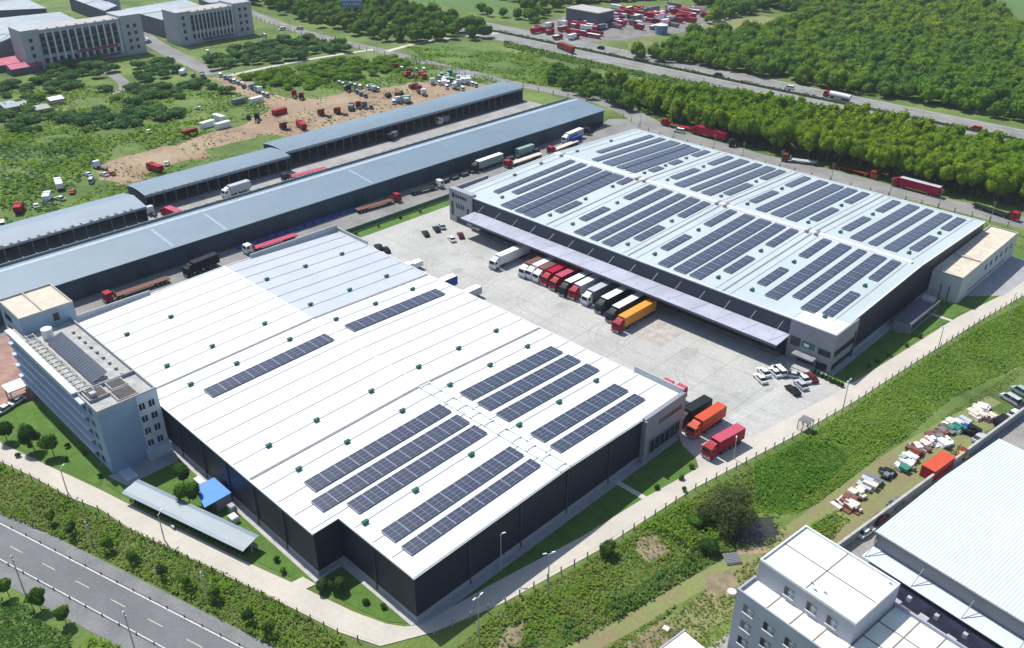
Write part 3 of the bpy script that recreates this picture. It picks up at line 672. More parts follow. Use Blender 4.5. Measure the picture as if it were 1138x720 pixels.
# fence + hedge between yard and shed road
def fence(label, pts, h, step, m, rails=(.5, 1.4), pw=.09, name='fence', mesh_panel=False, thick=.03):
    T = thing(name, label, 'fence', (pts[0][0], pts[0][1], 0)); first = None; n = 0
    q = MB()
    for a, b in zip(pts, pts[1:]):
        for r_ in rails: q.bar((*a, h * r_ / 1.5), (*b, h * r_ / 1.5), thick)
        if mesh_panel:
            a_ = Vector(a); b_ = Vector(b); t = (b_ - a_).normalized(); nn = Vector((-t.y, t.x)) * .03
            q.prism([tuple(a_ + nn), tuple(a_ - nn), tuple(b_ - nn), tuple(b_ + nn)], .1, h * .95)
    q.build('rail' if not mesh_panel else 'panel', m, T, absolute=True)
    for a, b in zip(pts, pts[1:]):
        L = math.dist(a, b); k = max(1, int(L / step))
        for i in range(k):
            p = lerp(a, b, i / k)
            if first is None: s_ = MB(); s_.box(-pw, pw, -pw, pw, 0, h); first = s_.build('post', m, T)
            else: o = first.copy(); COL.objects.link(o); first_o = o; o.location = (p[0] - pts[0][0], p[1] - pts[0][1], 0)
            n += 1
    return T
m_gf = mat('dark_green_fence', (.04, .14, .10), .6)
fence('dark green sheet fence along the lawn strip beside the shed road', [(-229.2, 120), (-229.2, 222)], 1.9, 3.2, m_gf, mesh_panel=True)
m_cf = mat('concrete_fence', (.33, .31, .28), .9)
fence('post and wire fence along the outer edge of the eastern path', [(p[0] + .5, p[1] - .2) for p in E_out[1:]], 1.9, 2.9, m_cf, pw=.09, thick=.025)
fence('post and wire fence between the path and the roadside verge', [(p[0] + .2, p[1] - .5) for p in W_lo[1:]], 1.6, 2.9, mat('dark_fence', (.09, .085, .07), .9), pw=.08, thick=.025)
nn_ = [(p[0] * 1, p[1] * 1 - 6.0) for p in north[4:]]
fence('fence posts along the far side road above the vehicle yard', nn_, 2.4, 6.5, m_cf, pw=.16)
fence('fence along the back road behind the solar covered roof', [(p[0], p[1] - 7.5) for p in back[6:]], 2.2, 5, m_cf, pw=.12)

# ================================================================== OFFICE BLOCK BESIDE WAREHOUSE A
m_ofc = mat('office_blue_grey_render', (.25, .35, .49), .7, var=.06, scale=.3)
m_ofp = mat('office_pale_render', (.50, .55, .62), .7, var=.06, scale=.3)
m_ofr = mat('office_roof_screed', (.40, .395, .38), .9, var=.15, scale=.4, scale2=1.5)
O = thing('office_building', 'five storey blue grey office block with banded windows at the corner of the nearest warehouse', 'building', (-188, 52, 0))
OX0, OX1, OY0, OY1, OZ = -212.0, -163.0, 46.6, 59.2, 16.0
q = MB(); q.box(OX0, OX1, OY0, OY1, 0, OZ - .9); wl = q.build('wall', m_ofc, O, absolute=True)
q = MB(); q.box(OX1, OX1 + .12, OY1 - 4.6, OY1 + .01, .0, OZ - .2); q.build('stair_panel', m_ofp, wl, label='paler end panel with small windows', absolute=True)
q = MB(); q.box(OX0 + .3, OX1 - .3, OY0 + .3, OY1 - .3, OZ - .9, OZ - .8); rfo = q.build('roof', m_ofr, O, absolute=True)
q = MB()
for (a, b, c, d_) in ((OX0, OX1, OY0, OY0 + .3), (OX0, OX1, OY1 - .3, OY1), (OX1 - .3, OX1, OY0 + .3, OY1 - .3), (OX1 - 10, OX1 - 9.7, OY0 + .3, OY1 - .3)): q.box(a, b, c, d_, OZ - .9, OZ)
q.build('parapet', mat('parapet_stone', (.36, .36, .38), .8, var=.08), O, absolute=True)
for f in range(5):
    z = 1.0 + f * 3.0
    q = MB(); q.box(OX0 + 1, OX1 - 6.2, OY0 - .06, OY0, z + .2, z + 1.9); wn = q.build('window_band', M_GLASS, wl, absolute=True)
    q = MB()
    for k in range(20): q.box(OX0 + 1.5 + k * 2.1, OX0 + 1.62 + k * 2.1, OY0 - .12, OY0 - .06, z + .2, z + 1.9)
    q.build('mullion', M_GREY, wn, absolute=True)
    q = MB(); q.box(OX0 + .5, OX1 - 5.8, OY0 - .95, OY0, z + 2.0, z + 2.5); q.build('sunshade_ledge', m_ofp, wl, absolute=True)
    q = MB(); q.box(OX1 - 4.6, OX1 - 3.2, OY0 - .06, OY0, z + .5, z + 1.9); q.build('window', M_GLASS, wl, absolute=True)
for f in range(4):
    z = 2.9 + f * 3.1
    for y in (OY1 - 3.7, OY1 - 1.6):
        q = MB(); q.box(OX1 + .12, OX1 + .2, y - .65, y + .55, z, z + 1.5); wn = q.build('window', M_GLASS, wl, absolute=True)
        q = MB(); q.box(OX1 + .2, OX1 + .24, y - .08, y + .0, z, z + 1.5); q.box(OX1 + .12, OX1 + .3, y - .75, y + .65, z - .12, z); q.build('frame', M_WHITE, wn, absolute=True)
q = MB(); q.box(OX0 + 2, OX1 - 9.5, OY0 - 1.1, OY0 + .2, OZ + .1, OZ + .45); q.build('white_roof_beam', M_WHITE, O, label='white beam along the street side roof edge', absolute=True)
q = MB()
for k in range(16): q.box(OX0 + 8 + k * 2, OX0 + 8.2 + k * 2, OY0 + .6, OY0 + 3.0, OZ + .1, OZ + .25)
q.box(OX0 + 7.5, OX1 - 8, OY0 + 2.9, OY0 + 3.05, OZ + .0, OZ + .3); q.box(OX0 + 7.5, OX1 - 8, OY0 + 1.2, OY0 + 1.35, OZ + .26, OZ + .4)
for k in range(9): q.box(OX0 + 8 + k * 4, OX0 + 8.15 + k * 4, OY0 + 2.9, OY0 + 3.05, OZ - .8, OZ + .1)
q.build('pergola', mat('pergola_cream', (.45, .43, .38), .7), O, absolute=True)
q = MB()
for k in range(22):
    x = OX0 + 13 + k * 1.12
    q.add([(x, OY0 + 4.0, OZ - .2), (x + .98, OY0 + 4.0, OZ - .2), (x + .98, OY0 + 7.6, OZ + 1.0), (x, OY0 + 7.6, OZ + 1.0), (x, OY0 + 4.0, OZ - .28), (x + .98, OY0 + 4.0, OZ - .28), (x + .98, OY0 + 7.6, OZ + .92), (x, OY0 + 7.6, OZ + .92)],
          [(0, 1, 2, 3), (7, 6, 5, 4), (0, 4, 5, 1), (1, 5, 6, 2), (2, 6, 7, 3), (3, 7, 4, 0)])
q.build('solar_collector', mat('collector_blue', (.055, .07, .10), .3, spec=.6), rfo, absolute=True)
q = MB(); q.cyl((OX0 + 10.3, OY0 + 5.4, OZ - .8), (OX0 + 10.3, OY0 + 5.4, OZ + 1.6), 1.25, n=20); q.cyl((OX0 + 10.3, OY0 + 5.4, OZ + 1.6), (OX0 + 10.3, OY0 + 5.4, OZ + 1.9), 1.25, .3, n=20)
tk = q.build('water_tank', M_WHITE, rfo, absolute=True)
q = MB()
for (x0, x1, y0, y1) in ((OX1 - 9, OX1 - 5.4, OY0 + 1.0, OY0 + 4.6), (OX1 - 9.2, OX1 - 6.2, OY0 + 6.0, OY0 + 9.0), (OX1 - 5.2, OX1 - 1.2, OY0 + 5.2, OY0 + 9.0)):
    q.box(x0 - .25, x1 + .25, y0 - .25, y1 + .25, OZ - .8, OZ - .1, m=0); q.box(x0, x1, y0, y1, OZ - .1, OZ - .04, m=1)
q.build('light_well', [m_ofr, mat('well_dark', (.07, .06, .055), .8, var=.3, scale=1.2)], rfo, absolute=True)
q = MB()
for k in range(9): q = MB(); q.box(OX0 + 12 + k * 3.2, OX0 + 12.7 + k * 3.2, OY1 - 2.6, OY1 - 2.0, OZ - .8, OZ - .2); q.build('roof_equipment', M_GREY, rfo, absolute=True)
for k in range(5): a, b = OX1 - 11 + rnd.uniform(-1.5, 2), OY0 + rnd.uniform(2, 9); q = MB(); q.cyl((a, b, OZ - .8), (a, b, OZ - .1), .15); q.build('roof_pipe', M_GREY, rfo, absolute=True)
q = MB(); q.box(OX1 - 6.8, OX1 - 5.6, OY0 + 1.4, OY0 + 2.6, OZ - .1, OZ + .9); q.build('roof_unit', M_GREY, rfo, absolute=True)
# stair tower at the north-west end
q = MB(); q.box(-220, -206.5, 48.2, 60.6, 0, 19.2); tw_ = q.build('stair_tower', mat('tower_blue_render', (.27, .36, .47), .7, var=.07, scale=.3), O, absolute=True)
q = MB(); q.box(-219.7, -206.8, 48.5, 60.3, 19.2, 19.3); q.build('roof_deck', mat('cream_roof', (.60, .53, .43), .9, var=.08, scale=.6), tw_, absolute=True)
q = MB()
for (a, b, c, d_) in ((-220, -206.5, 48.2, 48.5), (-220, -206.5, 60.3, 60.6), (-220, -219.7, 48.5, 60.3), (-206.8, -206.5, 48.5, 60.3), (-219.7, -206.8, 53.6, 53.9)): q.box(a, b, c, d_, 19.2, 19.75)
q.build('parapet', M_CONC, tw_, absolute=True)
q = MB()
for z in (3, 6.2, 9.4, 12.6, 16): q.box(-217, -213, 48.12, 48.2, z, z + 1.5)
q.box(-206.5, -206.42, 55.5, 56.8, 16.3, 18.2); q.build('window', M_GLASS, tw_, absolute=True)
q = MB(); q.box(-163, -158.5, 47.5, 50, 0, .0 + .3); q.box(OX1, OX1 + 1.6, OY1 - 5, OY1, .1, 2.6) ; q.build('entrance_porch', m_ofp, O, absolute=True)
# low wing in front of the tower (left edge)
Lw = thing('gatehouse', 'low flat roofed entrance canopy beside the red paved forecourt', 'canopy', (-208, 41, 0))
q = MB(); q.box(-210, -205.5, 41.2, 46.4, 2.9, 3.2); q.build('roof', M_WHITE, Lw, absolute=True)
q = MB()
for x in (-209.7, -205.9):
    for y in (41.5, 46): q.box(x, x + .25, y, y + .25, 0, 2.9)
q.build('post', M_GREY, Lw, absolute=True)

# ================================================================== BICYCLE SHED, TARPAULIN, PLANT
Bs = thing('bicycle_shed', 'long grey roofed bicycle shelter beside the pale path', 'shelter', (-152.9, 44.3, 0), R(14.7))
q = MB(); pr = [(-.2, 2.55), (.5, 2.75), (3.2, 3.05), (4.1, 3.0), (4.1, 2.88), (3.2, 2.93), (.5, 2.63), (-.2, 2.43)]; q.sweep(pr, 0, 33, 'x'); q.build('roof', mat('shelter_roof', (.20, .26, .30), .4, var=.06, scale=.2, wave=(0, .9, .3)), Bs)
for k in range(12):
    q = MB(); q.box(.2 + k * 2.95, .34 + k * 2.95, 2.0, 2.14, 0, 2.9); q.bar((.27 + k * 2.95, 2.07, 2.0), (.27 + k * 2.95, .2, 2.65), .08); q.build('post', M_GREY, Bs)
q = MB(); q.box(0, 33, 3.2, 3.3, .2, 1.6); q.build('back_panel', m_facade, Bs)
def at_bs(u, v): a = R(14.7); return (-152.9 + u * math.cos(a) - v * math.sin(a), 44.3 + u * math.sin(a) + v * math.cos(a))
Tp = thing('tarpaulin_shelter', 'bright blue sheet roof of a small lean-to beside the navy warehouse wall', 'shelter', (-140, 57, 0))
q = MB(); q.add([(-143.6, 55.0, 2.9), (-136.6, 53.4, 2.9), (-136.6, 59.3, 3.1), (-143.4, 59.3, 3.1), (-143.6, 55.0, 2.8), (-136.6, 53.4, 2.8), (-136.6, 59.3, 3.0), (-143.4, 59.3, 3.0)], [(0, 1, 2, 3), (7, 6, 5, 4), (0, 4, 5, 1), (1, 5, 6, 2), (2, 6, 7, 3), (3, 7, 4, 0)])
q.build('roof', mat('blue_sheet', (.03, .22, .72), .4, var=.06, scale=.8), Tp, absolute=True)
q = MB(); q.box(-143.2, -136.9, 56.0, 59.2, .1, 2.75); q.build('wall', m_facade, Tp, absolute=True)
for (x0, x1, y0, y1, h, c, lab) in ((-135.3, -133.6, 57.2, 58.5, 2.0, m_facade, 'small dark grey plant box beside the blue sheet roof'), (-133.2, -131.2, 56.0, 57.6, 1.3, M_WHITE, 'small white topped plant box near the blue sheet roof'),
                               (-148.5, -145.5, 57.0, 58.4, 1.2, M_WHITE, 'white framed pump box next to the round tree'), (-138.2, -134.0, 52.8, 53.6, 1.6, M_WHITE, 'white low screen wall behind the bicycle shelter')):
    U = thing('plant_box', lab, 'plant box', (x0, y0, 0)); q = MB(); q.box(x0, x1, y0, y1, 0, h, top=.05); q.build('casing', c, U, absolute=True)
    q = MB(); q.box(x0 + .2, x1 - .2, y0 + .15, y1 - .15, h, h + .12); q.build('lid', M_CONC if c != M_WHITE else M_WHITE, U, absolute=True)

# ================================================================== SOUTH-EASTERN PLOT
m_croof = mat('ribbed_white_roof', (.64, .76, .80), .45, var=.05, scale=.08)
m_cwall = mat('grey_sheet_wall', (.27, .28, .29), .6, var=.06, scale=.3)
Cw = thing('warehouse', 'pale ribbed roof warehouse at the lower right with a white canopy', 'warehouse', (C0.x, C0.y, 0), R(-7.61))
q = MB(); q.box(0.2, 80, .2, 44.6, 0, 8.3); cw = q.build('wall', m_cwall, Cw)
q = MB(); q.add([(0, 0, 8.5), (80, 0, 8.5), (80, 22.4, 9.6), (0, 22.4, 9.6), (80, 44.8, 8.5), (0, 44.8, 8.5)], [(0, 1, 2, 3), (3, 2, 4, 5)])
q.add([(0, 0, 8.3), (80, 0, 8.3), (80, 0, 8.5), (0, 0, 8.5), (0, 44.8, 8.3), (0, 44.8, 8.5), (0, 22.4, 9.6), (0, 22.4, 8.3)], [(0, 1, 2, 3), (4, 0, 3, 5), (3, 6, 5)])
cr = q.build('roof', m_croof, Cw)
q = MB()
k = 0
while k < 133:   # standing ribs of the sheet, running down the slope
    x = .3 + k * .6; q.add([(x - .035, 0, 8.51), (x + .035, 0, 8.51), (x + .035, 22.4, 9.61), (x - .035, 22.4, 9.61), (x - .035, 0, 8.56), (x + .035, 0, 8.56), (x + .035, 22.4, 9.66), (x - .035, 22.4, 9.66),
        (x + .035, 44.8, 8.51), (x - .035, 44.8, 8.51), (x + .035, 44.8, 8.56), (x - .035, 44.8, 8.56)],
        [(4, 5, 6, 7), (0, 4, 7, 3), (1, 2, 6, 5), (7, 6, 10, 11), (3, 7, 11, 9), (2, 8, 10, 6)]); k += 1
q.build('roof_rib', mat('rib_grey', (.54, .66, .70), .5), cr)
q = MB(); q.box(-.15, 80, -.35, -.02, 8.25, 8.6); q.build('gutter', m_gut, cr)
q = MB(); q.add([(0.3, -3.6, 4.9), (80, -3.6, 4.9), (80, 0.1, 5.2), (.3, .1, 5.2), (.3, -3.6, 4.75), (80, -3.6, 4.75), (80, .1, 5.05), (.3, .1, 5.05)], [(0, 1, 2, 3), (7, 6, 5, 4), (0, 4, 5, 1), (1, 5, 6, 2), (3, 7, 4, 0)])
cy_ = q.build('canopy', mat('canopy_white', (.60, .68, .74), .45, var=.05, wave=(0, .8, .3)), Cw)
for k in range(9):
    x = .8 + k * 9; q = MB(); q.cyl((x, -3.4, 4.95), (x, .1, 7.4), .07, n=6); q.cyl((x, -3.4, 4.95), (x + 2.2, .0, 5.3), .05, n=6); q.build('tie_rod', M_GREY, cy_)
q = MB(); q.box(1, 80, -3.4, -3.2, 0, 3.6); q.build('screen', mat('violet_grey_screen', (.13, .13, .22), .6, var=.2, scale=.6), Cw)
q = MB()
for k in range(14): q.box(3 + k * 5, 4.6 + k * 5, -5.8, -4.6, 0, 1.6 + (k % 3) * .3); q.box(5 + k * 5, 5.7 + k * 5, -4.4, -3.7, 2.4, 3.3)
q.build('air_conditioner', mat('ac_pale', (.42, .42, .46), .6), Cw)
q = MB(); q.box(.25, .3 + .25, -.05, .2, 0, 8.3); q.build('corner_post', M_GREY, cw)
Ww = thing('boundary_wall', 'grey boundary wall between the scrap row and the lower right warehouse lane', 'wall', (C0.x, C0.y, 0), R(-7.61))
q = MB(); q.box(-5.6, -5.3, -16, 130, 0, 2.1); q.build('panel', mat('grey_wall_render', (.30, .32, .35), .8, var=.08), Ww)
q = MB(); q.box(-5.7, -5.2, -16, 130, 2.1, 2.22); q.build('coping', M_CONC, Ww)

D = thing('office_building', 'white lower right block with stepped flat roof and dark square windows', 'building', (-45.7, 97.0, 0), R(-6))
m_dw = mat('white_grey_render', (.36, .38, .45), .75, var=.05, scale=.3)
m_blind = mat('grey_blind', (.20, .23, .29), .4, var=.1)
m_dr = mat('bright_white_roof', (.82, .82, .79), .8, var=.04, scale=.4)
m_dy = mat('cream_white_roof', (.80, .78, .68), .8, var=.05, scale=.4)
q = MB(); q.box(0, 60, 0, 16.6, 0, 14.2); dw = q.build('wall', m_dw, D)
q = MB(); q.box(.3, 59.7, .3, 4.4, 14.2, 14.28); q.box(17.2, 59.7, 4.4, 16.3, 14.2, 14.28); dr = q.build('roof', m_dy, D)
q = MB()
for (a, b, c, d_) in ((0, 60, 0, .3), (0, .3, .3, 4.4), (17, 60, 16.3, 16.6)): q.box(a, b, c, d_, 14.2, 14.9)
q.build('parapet', m_dw, D)
q = MB()
for k in range(12): q.box(5 + k * 4.1, 5.2 + k * 4.1, .3, 4.4 if k < 3 else 16.3, 14.28, 14.34)
for v in (7.4, 11.6): q.box(17.2, 59.7, v, v + .2, 14.28, 14.345)
q.build('roof_joint', mat('joint_grey', (.20, .19, .16), .8), dr)
q = MB(); q.box(.4, 17.2, 4.4, 16.6, 14.2, 18.3); pw = q.build('penthouse', m_dw, D)
q = MB(); q.box(.7, 16.9, 4.7, 16.3, 18.3, 18.36); pr_ = q.build('roof_deck', m_dr, pw)
q = MB()
for (a, b, c, d_) in ((.4, 17.2, 4.4, 4.65), (.4, 17.2, 16.35, 16.6), (.4, .65, 4.65, 16.35), (16.95, 17.2, 4.65, 16.35)): q.box(a, b, c, d_, 18.3, 18.75)
q.build('parapet', M_WHITE, pw)
q = MB(); q.box(8.3, 8.5, 4.7, 16.3, 18.36, 18.42); q.box(.7, 16.9, 10.5, 10.7, 18.36, 18.43); q.build('roof_joint', mat('joint_grey', (.2, .19, .16), .8), pw)
q = MB()
for (x, y) in ((8.2, 6.5), (9.3, 5.6), (10.6, 6.3), (15.9, 15.6)): q.box(x, x + .5, y, y + .25, 18.36, 18.6)
q.build('roof_clutter', M_GREY, pw)
def window_set(mbg, mbf, x, y, z, wd, ht):
    mbg.box(x, x + wd, y - .06, y, z, z + ht)
    mbf.box(x - .1, x + wd + .1, y - .2, y - .06, z - .14, z - .03); mbf.box(x + wd * .44, x + wd, y - .09, y - .06, z, z + ht, m=1); mbf.box(x + wd * .70, x + wd * .73, y - .11, y - .09, z, z + ht); mbf.box(x + wd * .44, x + wd, y - .11, y - .09, z + ht * .62, z + ht * .66)
for x in (5.4, 9.4, 12.9, 16.0 - .9):
    g_, f_ = MB(), MB(); window_set(g_, f_, x if x < 15 else 14.6, 4.4, 15.3, 1.7, 1.6)
    if x < 15: wn = g_.build('window', M_GLASS, pw); f_.build('frame', [M_WHITE, m_blind], wn)
for fl in range(4):
    for k in range(14):
        g_, f_ = MB(), MB(); window_set(g_, f_, 1.6 + k * 3.9, 0, 10.8 - fl * 3.5 + (.0 if k % 3 else .5), 1.9, 1.6); wn = g_.build('window', M_GLASS, dw); f_.build('frame', [M_WHITE, m_blind], wn)
Dw = thing('boundary_wall', 'white slab roofed lean-to wall at the foot of the white stepped block', 'wall', (-46.2, 84, 0), R(-6))
q = MB(); q.box(-7.5, -7.2, -10, 10, 0, 2.3); q.build('panel', m_dw, Dw)
q = MB(); q.box(-7.2, -.6, -12, 9.6, 2.0, 2.15); q.build('roof', m_dr, Dw)

# ================================================================== FAR INDUSTRIAL ESTATE (upper left)
m_ff = mat('far_cream_render', (.40, .40, .43), .8, var=.06, scale=.1)
m_ffr = mat('far_grey_roof', (.33, .38, .41), .7, var=.12, scale=.03, scale2=.2)
m_ffw = mat('far_dark_wall', (.10, .11, .14), .7, var=.1, scale=.1)
def far_office(label, x0, x1, y0, y1, h, red):
    T = thing('factory_office', label, 'building', ((x0 + x1) / 2, (y0 + y1) / 2, 0))
    q = MB(); q.box(x0, x1, y0, y1, 0, h); q.box(x0 - 2, x1 + .6, y1 - 12, y1 + .3, 0, h + 1.4); q.box(x0 - 2, x1 + .6, y0 - .3, y0 + 8, 0, h + .8); wl_ = q.build('wall', m_ff, T, absolute=True)
    q = MB(); q.box(x0 + .4, x1 - .4, y0 + 8.2, y1 - 12.2, h, h + .15); q.build('roof', M_CONC, T, absolute=True)
    q = MB()
    for k in range(9): q.box(x1 - 1.2, x1 + .9, y0 + 8.5 + k * 5.2, y0 + 9.1 + k * 5.2, h + .3, h + 1.1)
    q.build('roof_canopy', M_WHITE, T, absolute=True)
    n = 11; st_ = (y1 - y0 - 22) / n
    for k in range(n):
        y = y0 + 9 + k * st_
        q = MB(); q.box(x1, x1 + .25, y, y + st_ * .62, 7.6, h - 2.0); wn = q.build('window', M_GLASS, wl_, absolute=True)
        q = MB()
        for z in (10.6, 13.8, 17.0):
            if z < h - 2: q.box(x1 + .25, x1 + .4, y, y + st_ * .62, z, z + .9)
        q.build('spandrel', m_ffw, wn, absolute=True)
        q = MB(); q.box(x1, x1 + .25, y, y + st_ * .5, 3.0, 5.6); q.build('window', M_GLASS, wl_, absolute=True)
        q = MB(); q.box(x1, x1 + .9, y + st_ * .7, y + st_ * .84, 2, h - 1.2); q.build('pilaster', M_WHITE, wl_, absolute=True)
    for z in (3, 7, 11, 15):
        for y in (y1 - 9, y1 - 5, y0 + 3):
            q = MB(); q.box(x1 + .6, x1 + .8, y, y + 1.6, z, z + 1.9); q.build('window', M_GLASS, wl_, absolute=True)
    q = MB(); q.box(x1 + .6, x1 + 3, y0 + 14, y1 - 16, 2.0, 2.6); q.build('entrance_canopy', mat('maroon_fascia' if red else 'dark_fascia_far', (.16, .05, .09) if red else (.1, .11, .16), .6), wl_, absolute=True)
    if red:
        q = MB(); q.box(x1 + .4, x1 + .95, y0 + 27, y0 + 50, 6.0, 7.4); q.build('red_banner', mat('faded_red_banner', (.30, .05, .10), .6), wl_, absolute=True)
    return T
far_office('cream five storey factory office with red banners at the upper left', -545, -530, 166, 232, 20.5, True)
far_office('cream five storey factory office nearer the trees, further along the same road', -545, -530, 254, 304, 18.5, False)
def far_hall(label, poly_px, z, ridge=True):
    pts = [G(a, b, z) for a, b in poly_px]; c = (sum(p[0] for p in pts) / len(pts), sum(p[1] for p in pts) / len(pts))
    T = thing('factory_hall', label, 'factory', (c[0], c[1], 0))
    q = MB(); q.prism([lerp(p, c, .01) for p in pts], 0, z - .3); q.build('wall', m_ffw, T, absolute=True)
    q = MB(); q.prism(pts, z - .3, z); r_ = q.build('roof', m_ffr, T, absolute=True)
    q = MB(); a = lerp(pts[0], pts[1], .5); b = lerp(pts[3], pts[2], .5)
    q.bar((*a, z + .2), (*b, z + .2), .5); a = lerp(pts[0], pts[3], .5); b = lerp(pts[1], pts[2], .5); q.bar((*a, z + .2), (*b, z + .2), .3)
    q.build('roof_light', M_WHITE, r_, absolute=True)
far_hall('wide grey roofed factory hall behind the office with red banners', [(-60, 26), (-30, 60), (22, 37), (106, 31), (66, 13)], 11)
far_hall('grey factory hall roof cut by the top left corner of the photo', [(-60, 14), (52, 9), (10, -10), (-60, -6)], 11)
far_hall('grey factory hall with a roof light, behind the second factory office', [(137, 10), (180, 22), (245, 14), (205, -1)], 11)
far_hall('low grey roofed hall between the two factory halls', [(76, -3), (116, 12), (130, 6), (95, -10)], 9)
far_hall('small square factory hall beside the highway trees', [(220, -2), (232, 3), (250, 2), (238, -6)], 9)
T = thing('tower_block', 'narrow grey stair block between the factory halls', 'building', (*G(122, 14), 0)); x, y = G(125, 14); q = MB(); q.box(x - 4, x + 4, y - 5, y + 5, 0, 14); q.build('wall', m_ff, T, absolute=True); q = MB(); q.box(x - 4.2, x + 4.2, y - 5.2, y + 5.2, 14, 14.5); q.build('roof', M_CONC, T, absolute=True)
m_pink = mat('pinkish_red_roof', (.42, .06, .12), .6, var=.15, scale=.2)
for (px, py, w_, l_, lab) in ((14, 74, 9, 13, 'crimson sheet roofed shed beside the cream factory office'), (28, 80, 5, 8, 'small crimson roofed shed at the foot of the factory office')):
    x, y = G(px, py); T = thing('small_shed', lab, 'shed', (x, y, 0)); q = MB(); q.box(x - w_, x + w_, y - l_, y + l_, 0, 3.6); q.build('wall', m_ffw, T, absolute=True)
    q = MB(); q.sweep([(x - w_ - .4, 3.6), (x, 5.2), (x + w_ + .4, 3.6)], y - l_ - .4, y + l_ + .4, 'y'); q.build('roof', m_pink, T, absolute=True)
hs = [(10, 122, 6, 3), (22, 121, 3, 3), (46, 125, 4, 3), (62, 115, 3, 3), (118, 45, 2, 2)]
for i, (px, py, a, b) in enumerate(hs[:4]):
    x, y = G(px, py); T = thing('small_house', ['grey roofed hut at the left edge among the bushes', 'narrow dark hut beside the grey roofed hut', 'low pale hut among the dark bushes', 'small white roofed hut amid the shrubs'][i], 'hut', (x, y, 0))
    q = MB(); q.box(x - a, x + a, y - b, y + b, 0, 2.6); q.build('wall', M_CONC, T, absolute=True)
    q = MB(); q.sweep([(x - a - .4, 2.6), (x, 3.6), (x + a + .4, 2.6)], y - b - .4, y + b + .4, 'y'); q.build('roof', [m_ffr, m_facade, M_CONC, M_WHITE][i], T, absolute=True)
# billboard
bx, by = G(393, 28); Bb = thing('billboard', 'large blue roadside billboard on a single tall post above the trees', 'billboard', (bx, by, 0), R(42))
q = MB(); q.cyl((0, 0, 0), (0, 0, 12), .5, n=10); q.build('post', M_LAMP, Bb)
q = MB(); q.box(-7, 7, -.4, .4, 11.5, 15.8); bp_ = q.build('panel', mat('billboard_blue', (.12, .20, .34), .5, var=.1, scale=.4), Bb)
q = MB()
for i in range(6): q.box(-5.6 + i * 1.9 + (.6 if i > 2 else 0), -4.4 + i * 1.9 + (.6 if i > 2 else 0), -.5, -.4, 12.8, 14.5)
q.build('faded_lettering', mat('faded_white', (.38, .42, .48), .6), bp_)
# hall in the distant truck yard, gate guard box
x, y = G(655, 26); T = thing('depot_hall', 'grey flat roofed depot hall at the end of the distant red truck yard', 'building', (x, y, 0))
q = MB(); q.box(x - 14, x + 14, y - 8, y + 8, 0, 9); q.build('wall', m_ffw, T, absolute=True); q = MB(); q.box(x - 14.4, x + 14.4, y - 8.4, y + 8.4, 9, 9.6); q.build('roof', M_CONC, T, absolute=True)
x, y = G(894, 477); T = thing('guard_cage', 'small grey open metal cage hut at the yard gate beside the path fence', 'hut', (x, y, 0))
q = MB()
for dx in (-1.2, 0, 1.2):
    for dy in (-1.2, 1.2): q.box(dx - .08, dx + .08, dy - .08, dy + .08, 0, 2.6)
for k in range(7): q.box(-1.2 + k * .4 - .03, -1.2 + k * .4 + .03, -1.23, -1.17, 0, 2.5)
q.build('frame', M_GREY, T); q = MB(); q.box(-1.3, 1.3, -1.3, 1.3, 2.6, 2.7); q.build('roof', mat('pinkish_grey_sheet', (.17, .155, .165), .7), T)

# ================================================================== VEHICLES (forward = local +Y, origin under the front bumper)
MESH = {}
def cached(key, fn):
    if key not in MESH: MESH[key] = fn()
    return MESH[key]
def put(name, me, parent, loc=(0, 0, 0), label=None):
    o = bpy.data.objects.new(name, me); COL.objects.link(o); o.parent = parent; o.location = loc
    if label: o['label'] = label
    return o
def wheel_mesh(r, wd):
    q = MB(); q.cyl((-wd / 2, 0, 0), (wd / 2, 0, 0), r, n=14, m=0); q.cyl((-wd / 2 - .01, 0, 0), (wd / 2 + .01, 0, 0), r * .55, n=10, m=1)
    return q.mesh('wheel', [M_TYRE, M_RIM])
def pm(c): 
    return paint('vehicle_paint_%d_%d_%d' % c, c, .5, scale=1.5, spec=.15)
CABP = dict(red=(160, 34, 48), white=(225, 226, 226), black=(32, 34, 40), grey=(120, 122, 126), orange=(200, 70, 40), dgreen=(30, 42, 40), maroon=(110, 30, 40), blue=(40, 70, 150), silver=(180, 184, 190), brown=(120, 85, 75), amber=(222, 150, 62),
            cream=(215, 205, 190), green=(60, 130, 110), pink=(185, 80, 100), redor=(196, 84, 58), rust=(130, 55, 35), lgreen=(150, 175, 165), yellow=(200, 160, 60), crimson=(170, 20, 60))
def col(c): return pm(CABP[c])
def cab_mesh(c, defl):
    def f():
        q = MB(); q.sweep([(0, .45), (0.02, 1.3), (-.05, 1.9), (-.32, 2.95), (-.6, 3.05), (-2.2, 3.12), (-2.3, .6), (-1.7, .6), (-1.5, 1.0), (-.9, 1.0), (-.7, .45)], -1.22, 1.22, 'x')
        if defl: q.sweep([(-.9, 3.05), (-1.6, 3.5), (-2.2, 3.75), (-2.3, 3.05)], -1.0, 1.0, 'x')
        return q.mesh('cab', col(c))
    return cached(('cab', c, defl), f)
def glass_cab():
    q = MB(); q.add([(-1.05, .0, 1.95), (1.05, .0, 1.95), (1.0, -.26, 2.8), (-1.0, -.26, 2.8)], [(0, 1, 2, 3)])
    for s in (-1, 1): q.add([(s * 1.235, -.3, 1.9), (s * 1.235, -1.4, 1.9), (s * 1.235, -1.4, 2.7), (s * 1.235, -.5, 2.7)], [(0, 1, 2, 3)])
    return q.mesh('windscreen', M_GLASS)
def bumper_mesh():
    q = MB(); q.box(-1.24, 1.24, -.1, .08, .35, .85); return q.mesh('bumper', M_GREY)
